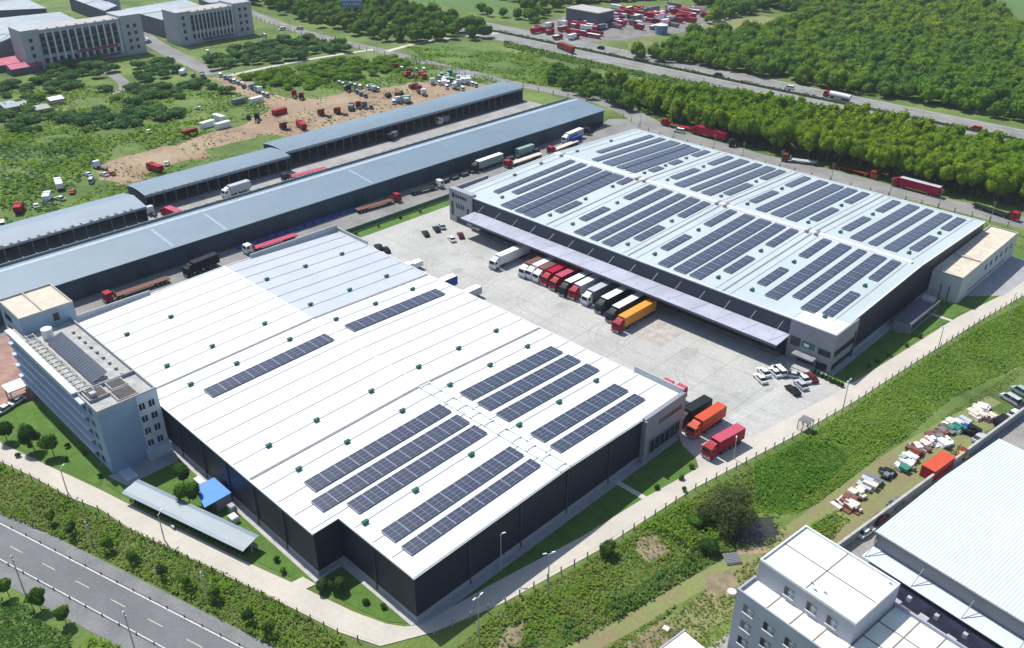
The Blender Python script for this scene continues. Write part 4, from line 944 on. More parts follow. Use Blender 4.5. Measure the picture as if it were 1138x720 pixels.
def light_mesh(): q = MB(); q.box(-.18, .18, 0, .04, -.1, .1); return q.mesh('headlight', mat('lamp_glass', (.6, .6, .58), .2))
def semi(label, x, y, h, cab='red', box='red', roof=None, L=15.5, H=3.95, kind='box', group=None, z=0., load=None):
    T = thing({'box': 'semi_truck', 'flat': 'flatbed_truck', 'tank': 'tanker_truck'}[kind], label, 'truck', (x, y, z), R(h), group)
    put('cab', cab_mesh(cab, kind == 'box'), T); put('windscreen', cached('wscr', glass_cab), T); put('bumper', cached('bump', bumper_mesh), T)
    for s in (-.95, .95): put('headlight', cached('hl', light_mesh), T, (s, .05, 1.05))
    def ch(): q = MB(); q.box(-.45, .45, -L + .4, -1.2, .75, 1.05); q.box(-1.15, -.5, -5.4, -4.2, .5, 1.0); return q.mesh('chassis', M_CHASSIS)
    put('chassis', cached(('ch', L), ch), T)
    y0 = -2.75
    if kind == 'box':
        def bx():
            q = MB(); q.box(-1.25, 1.25, -L, y0, 1.15, H)
            k = 0
            while y0 - .6 - k * .9 > -L: q.box(-1.275, 1.275, y0 - .64 - k * .9, y0 - .56 - k * .9, 1.2, H - .1); k += 1
            return q.mesh('trailer', col(box))
        tr = put('trailer', cached(('bx', box, L, H), bx), T)
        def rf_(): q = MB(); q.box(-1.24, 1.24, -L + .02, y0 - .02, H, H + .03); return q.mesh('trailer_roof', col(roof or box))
        put('trailer_roof', cached(('rf', roof or box, L, H), rf_), tr)
        def dr_(): q = MB(); q.box(-1.15, 1.15, -L - .04, -L, 1.25, H - .1); q.box(-.03, .03, -L - .07, -L - .04, 1.25, H - .1); return q.mesh('rear_door', col(box))
        put('rear_door', cached(('rd', box, L, H), dr_), tr)
    elif kind == 'flat':
        def fb_():
            q = MB(); q.box(-1.25, 1.25, -L, y0 - .4, 1.05, 1.3); q.box(-1.25, 1.25, y0 - .5, y0 - .35, 1.3, 2.3)
            k = 0
            while y0 - 1 - k * 1.6 > -L: q.box(-1.3, 1.3, y0 - 1.1 - k * 1.6, y0 - 1.0 - k * 1.6, 1.0, 1.36); k += 1
            return q.mesh('flatbed', col(box))
        put('flatbed', cached(('fb', box, L), fb_), T)
    else:
        def tk_(): q = MB(); q.cyl((0, -L, 2.3), (0, -3.1, 2.3), 1.2, n=20); q.box(-.3, .3, -L + 2, -5, 3.4, 3.6); return q.mesh('tank', col(box))
        put('tank', cached(('tk', box, L), tk_), T)
    for yy in (-1.3, -4.3, -L + 3.9, -L + 2.6, -L + 1.3):
        for s in (-1.0, 1.0): put('wheel', cached('tw', lambda: wheel_mesh(.5, .35)), T, (s, yy, .5))
    return T
def car_body(c, van):
    q = MB()
    if van: pr = [(0, .35), (.0, .85), (-.7, 1.05), (-4.85, 1.1), (-4.95, .4)]
    else: pr = [(0, .35), (.02, .65), (-.5, .82), (-1.25, .92), (-3.9, .97), (-4.4, .88), (-4.48, .35)]
    q.sweep(pr, -.88, .88, 'x'); return q.mesh('body', col(c))
def car_glass(van):
    q = MB(); a = [(-.8, 1.05), (-1.4, 1.85), (-4.7, 1.9), (-4.85, 1.1)] if van else [(-1.15, .92), (-1.95, 1.38), (-3.35, 1.40), (-4.1, .95)]
    n = 4; vs = [(-.84, p, z) if z < 1.2 else (-.68, p, z) for p, z in a] + [(.84, p, z) if z < 1.2 else (.68, p, z) for p, z in a]
    q.add(vs, [(0, 1, 2, 3), (7, 6, 5, 4), (0, 4, 5, 1), (1, 5, 6, 2), (2, 6, 7, 3)]); return q.mesh('cabin_glass', M_GLASS)
def car_roof(c, van):
    q = MB(); (a, b, z) = (-1.42, -4.7, 1.86) if van else (-1.98, -3.34, 1.385)
    q.box(-.69, .69, b, a, z, z + .05); 
    for s in (-1, 1): q.box(s * .74 - .05, s * .74 + .05, (a + b) / 2 - .06, (a + b) / 2 + .06, .95, z)
    return q.mesh('roof_panel', col(c))
def car(label, x, y, h, c='white', van=False, group=None, z=0.07):
    T = thing('van' if van else 'car', label, 'van' if van else 'car', (x, y, z), R(h), group)
    put('body', cached(('cb', c, van), lambda: car_body(c, van)), T)
    gl = put('cabin_glass', cached(('cg', van), lambda: car_glass(van)), T)
    put('roof_panel', cached(('cr', c, van), lambda: car_roof(c, van)), T)
    for yy in (-.85, -3.55):
        for s in (-.8, .8): put('wheel', cached('cw', lambda: wheel_mesh(.32, .2)), T, (s, yy, .32))
    for s in (-.62, .62): put('headlight', cached('chl', light_mesh), T, (s, .0, .62))
    return T
def container(label, x, y, h, c, roof=None, L=6, W_=2.45, H=2.6, name='shipping_container', z=0, group=None):
    T = thing(name, label, 'container', (x, y, z), R(h), group)
    def f():
        q = MB(); q.box(-W_ / 2, W_ / 2, -L / 2, L / 2, .12, H)
        k = 0
        while k * .45 < L - .5: q.box(-W_ / 2 - .03, W_ / 2 + .03, -L / 2 + .2 + k * .45, -L / 2 + .38 + k * .45, .2, H - .1); k += 1
        return q.mesh('walls', col(c))
    b = put('wall', cached(('cn', c, L, W_, H), f), T)
    put('roof', cached(('cnr', roof or c, L, W_, H), lambda: MB().box(-W_ / 2 - .03, W_ / 2 + .03, -L / 2 - .03, L / 2 + .03, H, H + .05).mesh('roof', col(roof or c))), T)
    put('door', cached(('cnd', c, W_, H), lambda: MB().box(-W_ / 2 + .1, -.03, 0, .05, .2, H - .1).box(.03, W_ / 2 - .1, 0, .05, .2, H - .1).mesh('door', col(c))), T, (0, L / 2, 0))
    return T
def lorry(label, x, y, h, cab='white', box='white', roof=None, L=8, group=None, H=3.2):
    """short rigid lorry"""
    T = thing('lorry', label, 'lorry', (x, y, 0), R(h), group)
    put('cab', cab_mesh(cab, False), T); put('windscreen', cached('wscr', glass_cab), T)
    if box: put('cargo_box', cached(('lb', box, roof, L, H), lambda: MB().box(-1.2, 1.2, -L, -2.5, 1.0, H).box(-1.18, 1.18, -L + .02, -2.52, H, H + .03, m=1).mesh('cargo_box', [col(box), col(roof or box)])), T)
    put('chassis', cached(('lch', L), lambda: MB().box(-.5, .5, -L + .2, -1, .6, 1.0).mesh('chassis', M_CHASSIS)), T)
    for yy in (-1.3, -L + 1.6):
        for s in (-1.0, 1.0): put('wheel', cached('tw', lambda: wheel_mesh(.5, .35)), T, (s, yy, .5))
    return T

# --- lorries at the loading canopy (front towards -Y)
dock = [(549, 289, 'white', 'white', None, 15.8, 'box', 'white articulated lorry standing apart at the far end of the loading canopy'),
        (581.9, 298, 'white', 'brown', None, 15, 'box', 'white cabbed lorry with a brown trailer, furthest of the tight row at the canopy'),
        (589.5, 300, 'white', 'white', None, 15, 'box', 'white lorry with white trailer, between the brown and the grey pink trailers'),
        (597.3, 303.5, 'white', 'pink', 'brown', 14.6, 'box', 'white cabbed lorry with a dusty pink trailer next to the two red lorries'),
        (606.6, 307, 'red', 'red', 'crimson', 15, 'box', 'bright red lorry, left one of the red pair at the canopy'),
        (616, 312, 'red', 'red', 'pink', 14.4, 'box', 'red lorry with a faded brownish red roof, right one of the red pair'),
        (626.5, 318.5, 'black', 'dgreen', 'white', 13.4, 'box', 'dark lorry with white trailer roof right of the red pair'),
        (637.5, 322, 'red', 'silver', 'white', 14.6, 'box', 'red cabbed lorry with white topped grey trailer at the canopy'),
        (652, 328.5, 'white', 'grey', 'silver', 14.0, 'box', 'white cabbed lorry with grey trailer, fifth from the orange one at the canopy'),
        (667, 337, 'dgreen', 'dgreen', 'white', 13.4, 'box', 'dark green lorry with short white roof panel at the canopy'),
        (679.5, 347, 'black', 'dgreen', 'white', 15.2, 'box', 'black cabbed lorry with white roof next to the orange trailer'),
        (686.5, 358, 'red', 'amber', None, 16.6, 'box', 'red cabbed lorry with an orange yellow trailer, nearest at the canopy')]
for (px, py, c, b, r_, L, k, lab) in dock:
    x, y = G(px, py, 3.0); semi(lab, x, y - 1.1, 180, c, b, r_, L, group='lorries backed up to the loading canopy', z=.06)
for (px, py, qx, qy, c, b, r_, lab) in [(757.5, 462, 787, 441, 'black', 'dgreen', 'dgreen', 'black lorry parked beside the grey corner of the nearest warehouse'),
        (771, 473, 802.5, 449, 'redor', 'redor', None, 'orange red lorry parked in the middle of three by the warehouse corner'),
        (789, 496, 823.6, 473, 'red', 'red', 'pink', 'crimson lorry parked nearest to the path and the big tree')]:
    x, y = G(px, py, 3); x2, y2 = G(qx, qy, 4); h = math.degrees(math.atan2(-(x - x2), (y - y2))); L = math.dist((x, y), (x2, y2)) + 1.2
    dx, dy = (x - x2), (y - y2); n = math.hypot(dx, dy); semi(lab, x + dx / n * 1.1, y + dy / n * 1.1, h, c, b, r_, round(L, 1), z=.06)
for (qx, qy, lab) in [(746, 422, 'red trailer showing furthest behind the nearest warehouse parapet'), (761, 428, 'red trailer beside the nearest warehouse parapet, next to the black lorry')]:
    x, y = G(qx, qy, 4); semi(lab, x - 0.3, y - 12.0, 180, 'red', 'red', 'pink', 12, z=.06)
x, y = G(497, 306, 4); semi('white trailer with a blue rear end beside the white roof edge', x + 1, y - 8.0, 180, 'white', 'blue', 'white', 10, z=.06)
x, y = G(524, 320, 3.4); lorry('white box lorry half hidden by the white roof edge', x, y - 5, 180, 'white', 'silver', 'white', 8)
x, y = G(459, 292, 2.5); lorry('small white lorry by the white roof edge, near the two dark cars', x, y - 3.0, 180, 'white', 'white', None, 6, H=2.6)
for (px, py, c, h, lab) in [(421, 274, 'black', 75, 'black car, left of the two parked near the greyer roof bay'), (429, 277, 'black', 70, 'black car, right of the two parked near the greyer roof bay'),
        (473, 259, 'dgreen', 66, 'dark olive car parked alone in the far bay of the yard'), (485, 254, 'black', 66, 'dark car beside the silver one in the far bay of the yard'), (491, 251, 'silver', 66, 'silver car next to the lawn strip corner of the yard'),
        (502, 265, 'white', 66, 'white car in front of the dark red one in the far bay'), (512, 261, 'maroon', 60, 'dark red car parked near the steps of the lettered tower'),
        (845, 420, 'white', 62, 'white car at the outer edge of the parked cluster by the canopy end'), (849, 413, 'white', 62, 'white car in the middle of the cluster by the canopy end'), (861, 413, 'white', 62, 'white car tucked under the canopy end'),
        (880, 416, 'silver', 115, 'silver and dark car facing the entrance steps'), (893, 420, 'white', 62, 'white car between the maroon and the grey car by the entrance steps'), (890, 427, 'silver', 62, 'pale grey car behind the black car near the entrance'),
        (881, 433, 'black', 66, 'black car parked last in the cluster, nearest to the white stripes'), (901, 419, 'maroon', 62, 'maroon car next to the entrance hedge')]:
    x, y = G(px, py, .7); a = R(h); car(lab, x - math.sin(a) * 2.2, y + math.cos(a) * 2.2, h, c)
x, y = G(860, 405, 1); car('white van parked deepest under the canopy end', x, y, 62, 'white', van=True)
for (px, py, lab) in [(3, 455, 'white car cut by the left edge on the red forecourt'), (17, 446, 'white car on the red paved forecourt beside the lawn')]:
    x, y = G(px, py, .7); car(lab, x + .8, y - 2.0, 200, 'white', z=.08)
# --- along the longest shed
def along(lab, fx, fy, bx_, by_, zt, cab, box, roof=None, kind='box', H=3.95, grp=None):
    x, y = G(fx, fy, 3 if kind != 'none' else zt); x2, y2 = G(bx_, by_, zt); n = math.dist((x, y), (x2, y2)); dx, dy = (x - x2) / n, (y - y2) / n
    h = math.degrees(math.atan2(-dx, dy)); return semi(lab, x + dx * 1.1, y + dy * 1.1, h, cab, box, roof, round(n + 1.1, 1), H, kind, grp, z=.05)
along('red cabbed flatbed lorry beside the blue grey office tower', 118, 325, 187, 308, 1.3, 'red', 'brown', kind='flat')
along('black box lorry parked against the longest shed', 208, 297, 240, 281, 3.95, 'black', 'black')
along('white cabbed lorry with a long pink flatbed', 274, 272, 329, 260, 1.3, 'white', 'pink', kind='flat')
along('red cabbed lorry with brown flatbed trailer behind it', 441, 215, 396, 233, 1.3, 'red', 'brown', kind='flat')
along('white cabbed lorry with dark low trailer next to the tower facade', 489, 200, 456, 213, 1.3, 'white', 'dgreen', kind='flat')
along('dark cabbed lorry with a pale green container beside the shed', 527, 183, 557, 170, 3.95, 'black', 'lgreen', 'white')
along('red cabbed lorry with a brown flatbed near the pale ridge end', 564, 178, 601, 170, 1.3, 'red', 'cream', kind='flat')
along('red cabbed lorry with an empty cream flatbed furthest up the road', 612, 163, 641, 156, 1.3, 'red', 'cream', kind='flat')
along('white trailer lorry near the far end of the longest shed', 628, 152, 646, 143, 3.6, 'white', 'silver', 'white')
along('dark flatbed lorry at the far corner of the longest shed', 652, 142, 668, 135, 1.3, 'black', 'dgreen', kind='flat')
for (px, py, c, r_, L, lab) in [(583, 171, 'lgreen', None, 9, 'long pale green container beside the longest shed'), (621, 152, 'lgreen', 'white', 7, 'pale green container with a white top near the far end of the shed'), (604, 158, 'silver', 'white', 6, 'small white container between two pale green ones')]:
    x, y = G(px, py); container(lab, x, y, 0, c, r_, L, H=3.2)
x, y = G(638, 158); container('blue container on the shed road beside the empty flatbed', x, y, 0, 'blue', None, 6)
x, y = G(314, 254); lorry('small dark pickup lorry parked by the blue stacks', x, y, 10, 'black', None, None, 6)
q = thing('tarpaulin_stack', 'long low stack of blue sheeting along the shed wall', 'stack', (-244.5, 150, 0))
mb = MB()
for k in range(14): mb.box(-.9, .9, -26 + k * 3.6, -23 + k * 3.6, 0, rnd.uniform(.5, 1.2), top=.15)
mb.build('sheet_pile', mat('blue_tarpaulin', (.05, .09, .30), .6, var=.2, scale=.6), q)
q = thing('steel_stack', 'dark green and black bundles stacked along the shed road', 'stack', (-242.5, 232, 0))
mb = MB()
for k in range(12): mb.box(-1.2, 1.0, -28 + k * 5, -24.5 + k * 5, 0, rnd.uniform(.6, 1.5), top=.1)
mb.build('bundle', mat('dark_bundles', (.04, .055, .055), .7, var=.3, scale=.6), q)
# court vehicles
for (fx, fy, bx_, by_, zt, cab, box, roof, kind, lab) in [(250, 211, 276, 200, 3.95, 'white', 'silver', None, 'box', 'white lorry with grey trailer beneath the curved shed'), (183, 231, 199, 236, 3.6, 'red', 'red', 'pink', 'box', 'short red lorry between the two open sheds'),
        (316, 193, 362, 186, 1.3, 'black', 'pink', None, 'flat', 'black cabbed lorry with a crimson flatbed in the court')]:
    along(lab, fx, fy, bx_, by_, zt, cab, box, roof, kind)
x, y = G(164, 231, 2); lorry('white cabbed lorry at the end of the left open shed', x, y, 90, 'white', None, None, 5.5)
x, y = G(432, 152, 2); lorry('dark handling lorry working in the court', x, y, 200, 'black', 'grey', None, 5.5)
x, y = G(486, 134, 2); lorry('white fronted lorry by the open bays of the curved shed', x, y, 180, 'cream', 'grey', None, 6)
# back road
along('red articulated lorry with empty flatbed at the bend of the back road', 739, 132, 770, 143, 1.3, 'red', 'crimson', kind='flat')
along('crimson trailer lorry on the back road beyond the solar roof', 772, 141, 808, 148, 3.95, 'red', 'crimson', None)
along('dark green empty flatbed on the back road', 813, 155, 841, 158, 1.6, 'dgreen', 'dgreen', kind='flat')
along('brown cabbed lorry with empty silver flatbed on the back road', 873, 171, 908, 180, 1.3, 'rust', 'silver', kind='flat')
along('orange cabbed flatbed lorry on the back road', 973, 190, 924, 182, 1.3, 'orange', 'rust', kind='flat')
along('large crimson box lorry with pale roof on the back road', 996, 198, 1046, 208, 3.95, 'red', 'crimson', 'silver')
along('red cabbed lorry with a long slatted dark trailer at the right edge', 1130, 236, 1082, 226, 1.3, 'red', 'dgreen', kind='flat')
x, y = G(749, 146); car('white pickup standing behind the far solar roof corner', x, y, 100, 'white', van=True)
# highway
along('dark red box lorry driving on the highway', 622, 48, 637, 53, 3.6, 'maroon', 'rust')
along('silver tanker lorry with a red cab on the highway', 919, 101, 946, 106, 3.4, 'red', 'white', kind='tank')
for (px, py, c, lab) in [(664, 54, 'black', 'black car on the highway behind the dark red lorry'), (793, 84, 'black', 'black car on the highway opposite the distant truck yard'), (872, 98, 'white', 'white car on the highway ahead of the tanker'), (1078, 143, 'orange', 'orange car on the highway near the right edge'), (531, 22, 'black', 'black car on the highway near the bright crop field')]:
    x, y = G(px, py); car(lab, x, y, 90, c, van=True)
# distant truck yard: rows of red cabs and trailers
cols = ['red', 'crimson', 'maroon', 'red', 'pink', 'crimson', 'white', 'red', 'silver', 'orange', 'grey', 'crimson']
yard_px = [(600, 32), (640, 20), (700, 10), (770, 10), (780, 20), (750, 32), (720, 34), (690, 30), (640, 44), (604, 42)]
def PX(x, y, z=0.):
    v = Vector((x, y, z - CAM_H)); zc = v.dot(_f); return (569 + FPX * v.dot(_r) / zc, 360 - FPX * v.dot(_u) / zc)
wp = GP(yard_px); xs = [p[0] for p in wp]; ys_ = [p[1] for p in wp]; n = 0
yy = min(ys_)
while yy < max(ys_):
    xx = min(xs) + rnd.uniform(0, 3)
    while xx < max(xs):
        if inpoly(xx, yy, wp) and rnd.random() < .8 and n < 190:
            c = rnd.choice(cols); n += 1
            lorry('%s lorry standing in the crowded truck yard beyond the highway' % c, xx, yy, rnd.choice((90, 90, 0, 270)) + rnd.uniform(-8, 8), c, rnd.choice((c, c, c, 'white', 'grey', 'red')), rnd.choice((None, None, 'silver', 'white', 'pink')), rnd.choice((7, 9, 12)), group='%s lorries in the truck yard beyond the highway' % c, H=rnd.choice((2.6, 3.4, 3.6)))
        xx += rnd.uniform(5.5, 9.5)
    yy += rnd.uniform(6, 8)
x, y = G(735, 32, 3); T = thing('storage_tank', 'round blue grey tank at the edge of the distant truck yard', 'tank', (x, y, 0)); q = MB(); q.cyl((0, 0, 0), (0, 0, 5.5), 4, n=20); q.build('shell', pm((110, 135, 165)), T); q = MB(); q.cyl((0, 0, 5.5), (0, 0, 6.6), 4.1, .5, n=20); q.build('lid', M_WHITE, T)
# vehicle park on bare earth
park = [(211, 150, 'rust', 'cont'), (217, 121, 'white', 'car'), (231, 141, 'white', 'cont'), (244, 134, 'white', 'cont'), (248, 142, 'white', 'cont'), (164, 146, 'white', 'car'), (286, 132, 'dgreen', 'lorry'), (276, 130, 'dgreen', 'car'),
        (311, 127, 'red', 'cont'), (313, 143, 'maroon', 'lorry'), (332, 140, 'red', 'lorry'), (327, 106, 'red', 'lorry'), (335, 109, 'maroon', 'lorry'), (355, 128, 'rust', 'lorry'), (373, 126, 'rust', 'lorry'), (285, 114, 'white', 'cont'), (266, 115, 'grey', 'cont'),
        (166, 188, 'red', 'lorry'), (186, 181, 'white', 'car'), (106, 186, 'white', 'lorry'), (94, 194, 'white', 'car'), (103, 200, 'silver', 'car'), (65, 205, 'white', 'lorry'), (40, 228, 'white', 'car'), (55, 220, 'white', 'lorry'), (24, 232, 'red', 'lorry'), (82, 212, 'orange', 'car'), (3, 248, 'white', 'car'),
        (48, 225, 'silver', 'car'), (62, 221, 'white', 'car'), (112, 194, 'white', 'car'), (120, 193, 'orange', 'car')]
word = {'rust': 'rusty red', 'dgreen': 'dark green', 'maroon': 'dark red'}
seen = {}
def near_word(px, py):
    side = 'among the grass left of the sheds' if px < 130 else 'on the earth track above the curved shed' if px < 260 else 'on the bare earth beside the curved shed'
    return side
for (px, py, c, k) in park:
    x, y = G(px, py); h = rnd.choice((60, 75, 100, 110)) if k != 'cont' else rnd.choice((5, 10, 95))
    seen[(c, k)] = seen.get((c, k), 0) + 1
    base = '%s %s %s' % (word.get(c, c), {'car': 'small vehicle', 'lorry': 'lorry', 'cont': 'box container'}[k], near_word(px, py))
    key = base; seen[key] = seen.get(key, 0) + 1
    grp = 'vehicles and boxes: ' + base
    if k == 'car': car(base, x, y, h, c, van=rnd.random() < .5, group=grp, z=.05)
    elif k == 'lorry': lorry(base, x, y, h, c, rnd.choice((None, c)), None, rnd.choice((6, 8)), group=grp, H=2.9)
    else: container(base, x, y, h, c, 'white' if c == 'white' else None, 7, group=grp)
rows_p = [((246, 84), (296, 106), 14, ['lgreen', 'white', 'silver', 'lgreen', 'grey'], 'along the earth track below the road junction'), ((375, 92), (418, 100), 8, ['white', 'silver', 'white', 'lgreen'], 'in the first white row of the vehicle park'),
          ((383, 98), (405, 106), 5, ['grey', 'silver', 'dgreen'], 'behind the first white row of the vehicle park'), ((438, 76), (470, 78), 5, ['white', 'cream', 'lgreen', 'red'], 'at the upper corner of the vehicle park'),
          ((480, 92), (528, 94), 9, ['white', 'white', 'white', 'silver'], 'in the front white row near the shed end'), ((485, 87), (520, 90), 7, ['lgreen', 'white', 'lgreen'], 'in the middle row near the shed end'), ((490, 83), (505, 84), 4, ['green', 'lgreen'], 'in the back row near the shed end'), ((495, 97), (512, 99), 3, ['white'], 'at the very end of the rows near the shed'),
          ((392, 120), (412, 118), 4, ['grey', 'crimson', 'white'], 'beside the red lorries behind the shed'), ((428, 106), (445, 104), 4, ['rust', 'maroon', 'dgreen'], 'in the rusty middle of the vehicle park'), ((436, 113), (452, 112), 4, ['lgreen', 'white'], 'against the back of the curved shed'), ((448, 84), (466, 86), 4, ['red', 'rust', 'red'], 'in the red group of the vehicle park'),
          ((455, 97), (470, 104), 4, ['white', 'rust', 'maroon'], 'right of the rusty group in the vehicle park'), ((196, 78), (226, 86), 4, ['white', 'grey', 'white'], 'parked at the grove by the junction')]
for (a, b, n, cs, ph) in rows_p:
    for i in range(n):
        p = lerp(a, b, i / max(1, n - 1)); x, y = G(p[0] + rnd.uniform(-1, 1), p[1] + rnd.uniform(-.8, .8)); c = rnd.choice(cs)
        lab = '%s vehicle %s' % (word.get(c, c), ph); g_ = 'vehicles: ' + lab
        if rnd.random() < .6: car(lab, x, y, rnd.uniform(50, 75), c, van=True, group=g_, z=.05)
        else: lorry(lab, x, y, rnd.uniform(45, 80), c, rnd.choice((None, c)), None, 6, group=g_, H=2.7)
for (px, py, lab) in [(162, 45, 'white vehicle on the road between the factory offices'), (168, 47, 'grey vehicle on the road between the factory offices'), (230, 58, 'white van beside the second factory office'), (310, 34, 'white lorry parked near the factory gate'), (329, 33, 'pale lorry parked right of the factory gate'), (292, 40, 'white car outside the second factory office')]:
    x, y = G(px, py); car(lab, x, y, rnd.uniform(0, 180), 'white' if 'white' in lab else 'silver', van=True)
# lane by the lower right warehouse
for (px, py, c, h, van, lab) in [(962, 590, 'white', 172, False, 'white car in the lane beside the pale ribbed warehouse'), (978, 575, 'maroon', 172, False, 'plum coloured car in the lane behind the white one'), (996, 558, 'grey', 172, False, 'grey car in the lane nearest to the red container'),
        (1089, 486, 'silver', 172, False, 'silver car in the lane past the yellow machine'), (1114, 467, 'black', 172, True, 'dark van in the lane near the right edge'), (1128, 459, 'white', 172, False, 'white car near the right edge beside the dark van'), (1136, 452, 'black', 172, False, 'black car cut by the right edge of the photo')]:
    x, y = G(px, py, .7); a = R(h + 180); car(lab, x - math.sin(a) * 2.2, y + math.cos(a) * 2.2, h + 180, c, van=van, z=.08)
x, y = G(1040, 524); container('bright orange red shipping container in the lane beside the scrap row', x, y, -7.6, 'red', 'redor', 8.0, 3.0, 2.8)
x, y = G(1068, 508); T = thing('forklift', 'yellow and brown forklift standing past the orange red container', 'forklift', (x, y, .06), R(80))
q = MB(); q.box(-.7, .7, -1.2, 1.0, .35, 1.1, top=.08); q.build('body', col('yellow'), T); q = MB()
for a in (-.6, .6):
    for b in (-.7, .6): q.box(a - .05, a + .05, b - .05, b + .05, 1.1, 2.1)
q.box(-.7, .7, -.8, .7, 2.1, 2.2); q.build('overhead_guard', col('rust'), T); q = MB(); q.box(-.45, -.35, 1.0, 1.15, .1, 2.6); q.box(.35, .45, 1.0, 1.15, .1, 2.6); q.box(-.5, -.35, 1.15, 2.2, .1, .2); q.box(.35, .5, 1.15, 2.2, .1, .2); q.build('mast', M_CHASSIS, T)
for a in (-.7, .7):
    for b in (-.8, .7): put('wheel', cached('cw', lambda: wheel_mesh(.32, .2)), T, (a, b, .32))
# scrap row between the track and the wall
def heap(lab, px, py, cs, n, L=3.4, name='scrap_pile', cat='scrap', h=None, ww=1.3):
    x, y = G(px, py); T = thing(name, lab, cat, (x, y, 0), R(h if h is not None else rnd.uniform(60, 100)))
    for i in range(n):
        q = MB(); c = rnd.choice(cs); l = L * rnd.uniform(.25, .75) / 2; w_ = ww * rnd.uniform(.14, .34); z = .0 + (i // 5) * .4; ox, oy = rnd.uniform(-ww / 2, ww / 2), rnd.uniform(-L * .2, L * .2)
        q.box(-w_, w_, -l, l, z, z + rnd.uniform(.3, .6), top=.05)
        o = q.build({'scrap': 'scrap_piece', 'pallets': 'pallet'}.get(cat, 'crate'), col(c), T); o.location = (ox, oy, 0); o.rotation_euler = (0, 0, rnd.uniform(-.15, .15))
sc = [(935, 562, ['cream', 'brown'], 'cream and brown timber stack at the near end of the scrap row'), (944, 556, ['cream', 'pink', 'brown'], 'pale crates second from the near end of the scrap row'), (952, 549, ['cream', 'brown'], 'brown slabs with a cream plank in the scrap row'), (946, 566, ['brown', 'cream'], 'brown crates against the wall at the near end'),
      (962, 541, ['cream', 'silver'], 'grey topped pale stack beside the dark gap in the scrap row'), (969, 536, ['silver', 'grey'], 'large grey slab stack in the scrap row'), (984, 528, ['grey', 'dgreen'], 'flat dark green and grey heap before the red container'),
      (1004, 520, ['white', 'green', 'grey'], 'green and white covered bundle left of the red container'), (1010, 512, ['white', 'lgreen'], 'white plastic wrapped bundle in the scrap row'), (1015, 504, ['brown', 'rust'], 'brown scrap heap right behind the red container'),
      (1022, 499, ['white', 'brown'], 'white and brown scrap pieces above the red container'), (1032, 494, ['cream', 'white', 'pink'], 'cream panels lying above the red container'), (1040, 487, ['brown', 'grey'], 'grey brown slanted boards in the scrap row'), (1050, 493, ['white', 'grey'], 'white slab near the wall in the scrap row'),
      (1048, 480, ['grey', 'brown'], 'dark ribbed sheets stacked in the scrap row'), (1062, 478, ['green', 'lgreen'], 'green tarpaulin bundle in the scrap row'), (1070, 472, ['blue', 'silver'], 'blue tarpaulin bundle in the scrap row'), (1056, 472, ['white', 'cream'], 'white folded sheets at the track side of the blue bundle'),
      (1076, 480, ['dgreen', 'black'], 'black heap between the blue bundle and the wall'), (1084, 462, ['cream', 'brown'], 'pale rubble past the blue bundle'), (1090, 455, ['white', 'cream'], 'white rubble at the far end of the scrap row'), (1096, 464, ['brown', 'cream'], 'brown crates against the wall at the far end')]
for (px, py, cs, lab) in sc: heap(lab, px, py, cs, 13, 4.0, ww=2.6)
for (px, py, c, lab) in [(1112, 440, 'silver', 'silver half stripped van body at the far end of the scrap row'), (1124, 432, 'lgreen', 'pale green van body furthest up the scrap row')]:
    x, y = G(px, py); car(lab, x, y, 70, c, van=True, z=.02)
for (px, py, lab) in [(813, 622, 'weathered grey plank platform in the vegetable plots'), (813, 660, 'white round tub beside the stepped white block'), (740, 700, 'white box near the dirt patch at the bottom'), (748, 716, 'cream box at the bottom edge of the plots')]:
    x, y = G(px, py); T = thing('garden_crate', lab, 'crate', (x, y, 0), R(rnd.uniform(0, 60)))
    q = MB(); s_ = 1.4 if 'plank' in lab else .6
    if 'tub' in lab: q.cyl((0, 0, 0), (0, 0, .7), .9, .8, n=16)
    else: q.box(-s_, s_, -s_ * .9, s_ * .9, 0, .5, top=.05)
    q.build('body', col('cream') if s_ < 1 else M_CONC, T)
    if s_ > 1: q = MB(); [q.box(-1.5, 1.5, -1.2 + k * .42, -.9 + k * .42, .5, .58) for k in range(6)]; q.build('plank', col('grey'), T)

# scooters under the bicycle shelter
def scooter_mesh(c):
    q = MB(); q.box(-.15, .15, -.75, .0, .35, .75, m=0, top=.03); q.box(-.12, .12, 0, .45, .25, .35, m=0); q.bar((0, .5, .3), (0, .4, 1.05), .06, m=0); q.bar((-.3, .4, 1.05), (.3, .4, 1.05), .04, m=1)
    return q.mesh('frame', [col(c), M_CHASSIS])
def swheel(): q = MB(); q.cyl((-.05, 0, 0), (.05, 0, 0), .25, n=12); return q.mesh('wheel', M_TYRE)
for k in range(26):
    x, y = at_bs(.9 + k * 1.22, 1.3 + rnd.uniform(-.1, .1)); c = rnd.choice(['black', 'grey', 'maroon', 'black', 'blue'])
    T = thing('motor_scooter', '%s motor scooter parked under the long bicycle shelter' % c, 'scooter', (x, y, .1), R(14.7 + 180), '%s motor scooters under the shelter' % c)
    put('frame', cached(('sf', c), lambda: scooter_mesh(c)), T)
    for b in (-.6, .55): put('wheel', cached('sw', swheel), T, (0, b, .25))
x, y = G(191, 585, .5); T = thing('motor_scooter', 'pale scooter standing on the path in front of the shelter', 'scooter', (x, y, .12), R(100)); put('frame', cached(('sf', 'white'), lambda: scooter_mesh('white')), T)
for b in (-.6, .55): put('wheel', cached('sw', swheel), T, (0, b, .25))

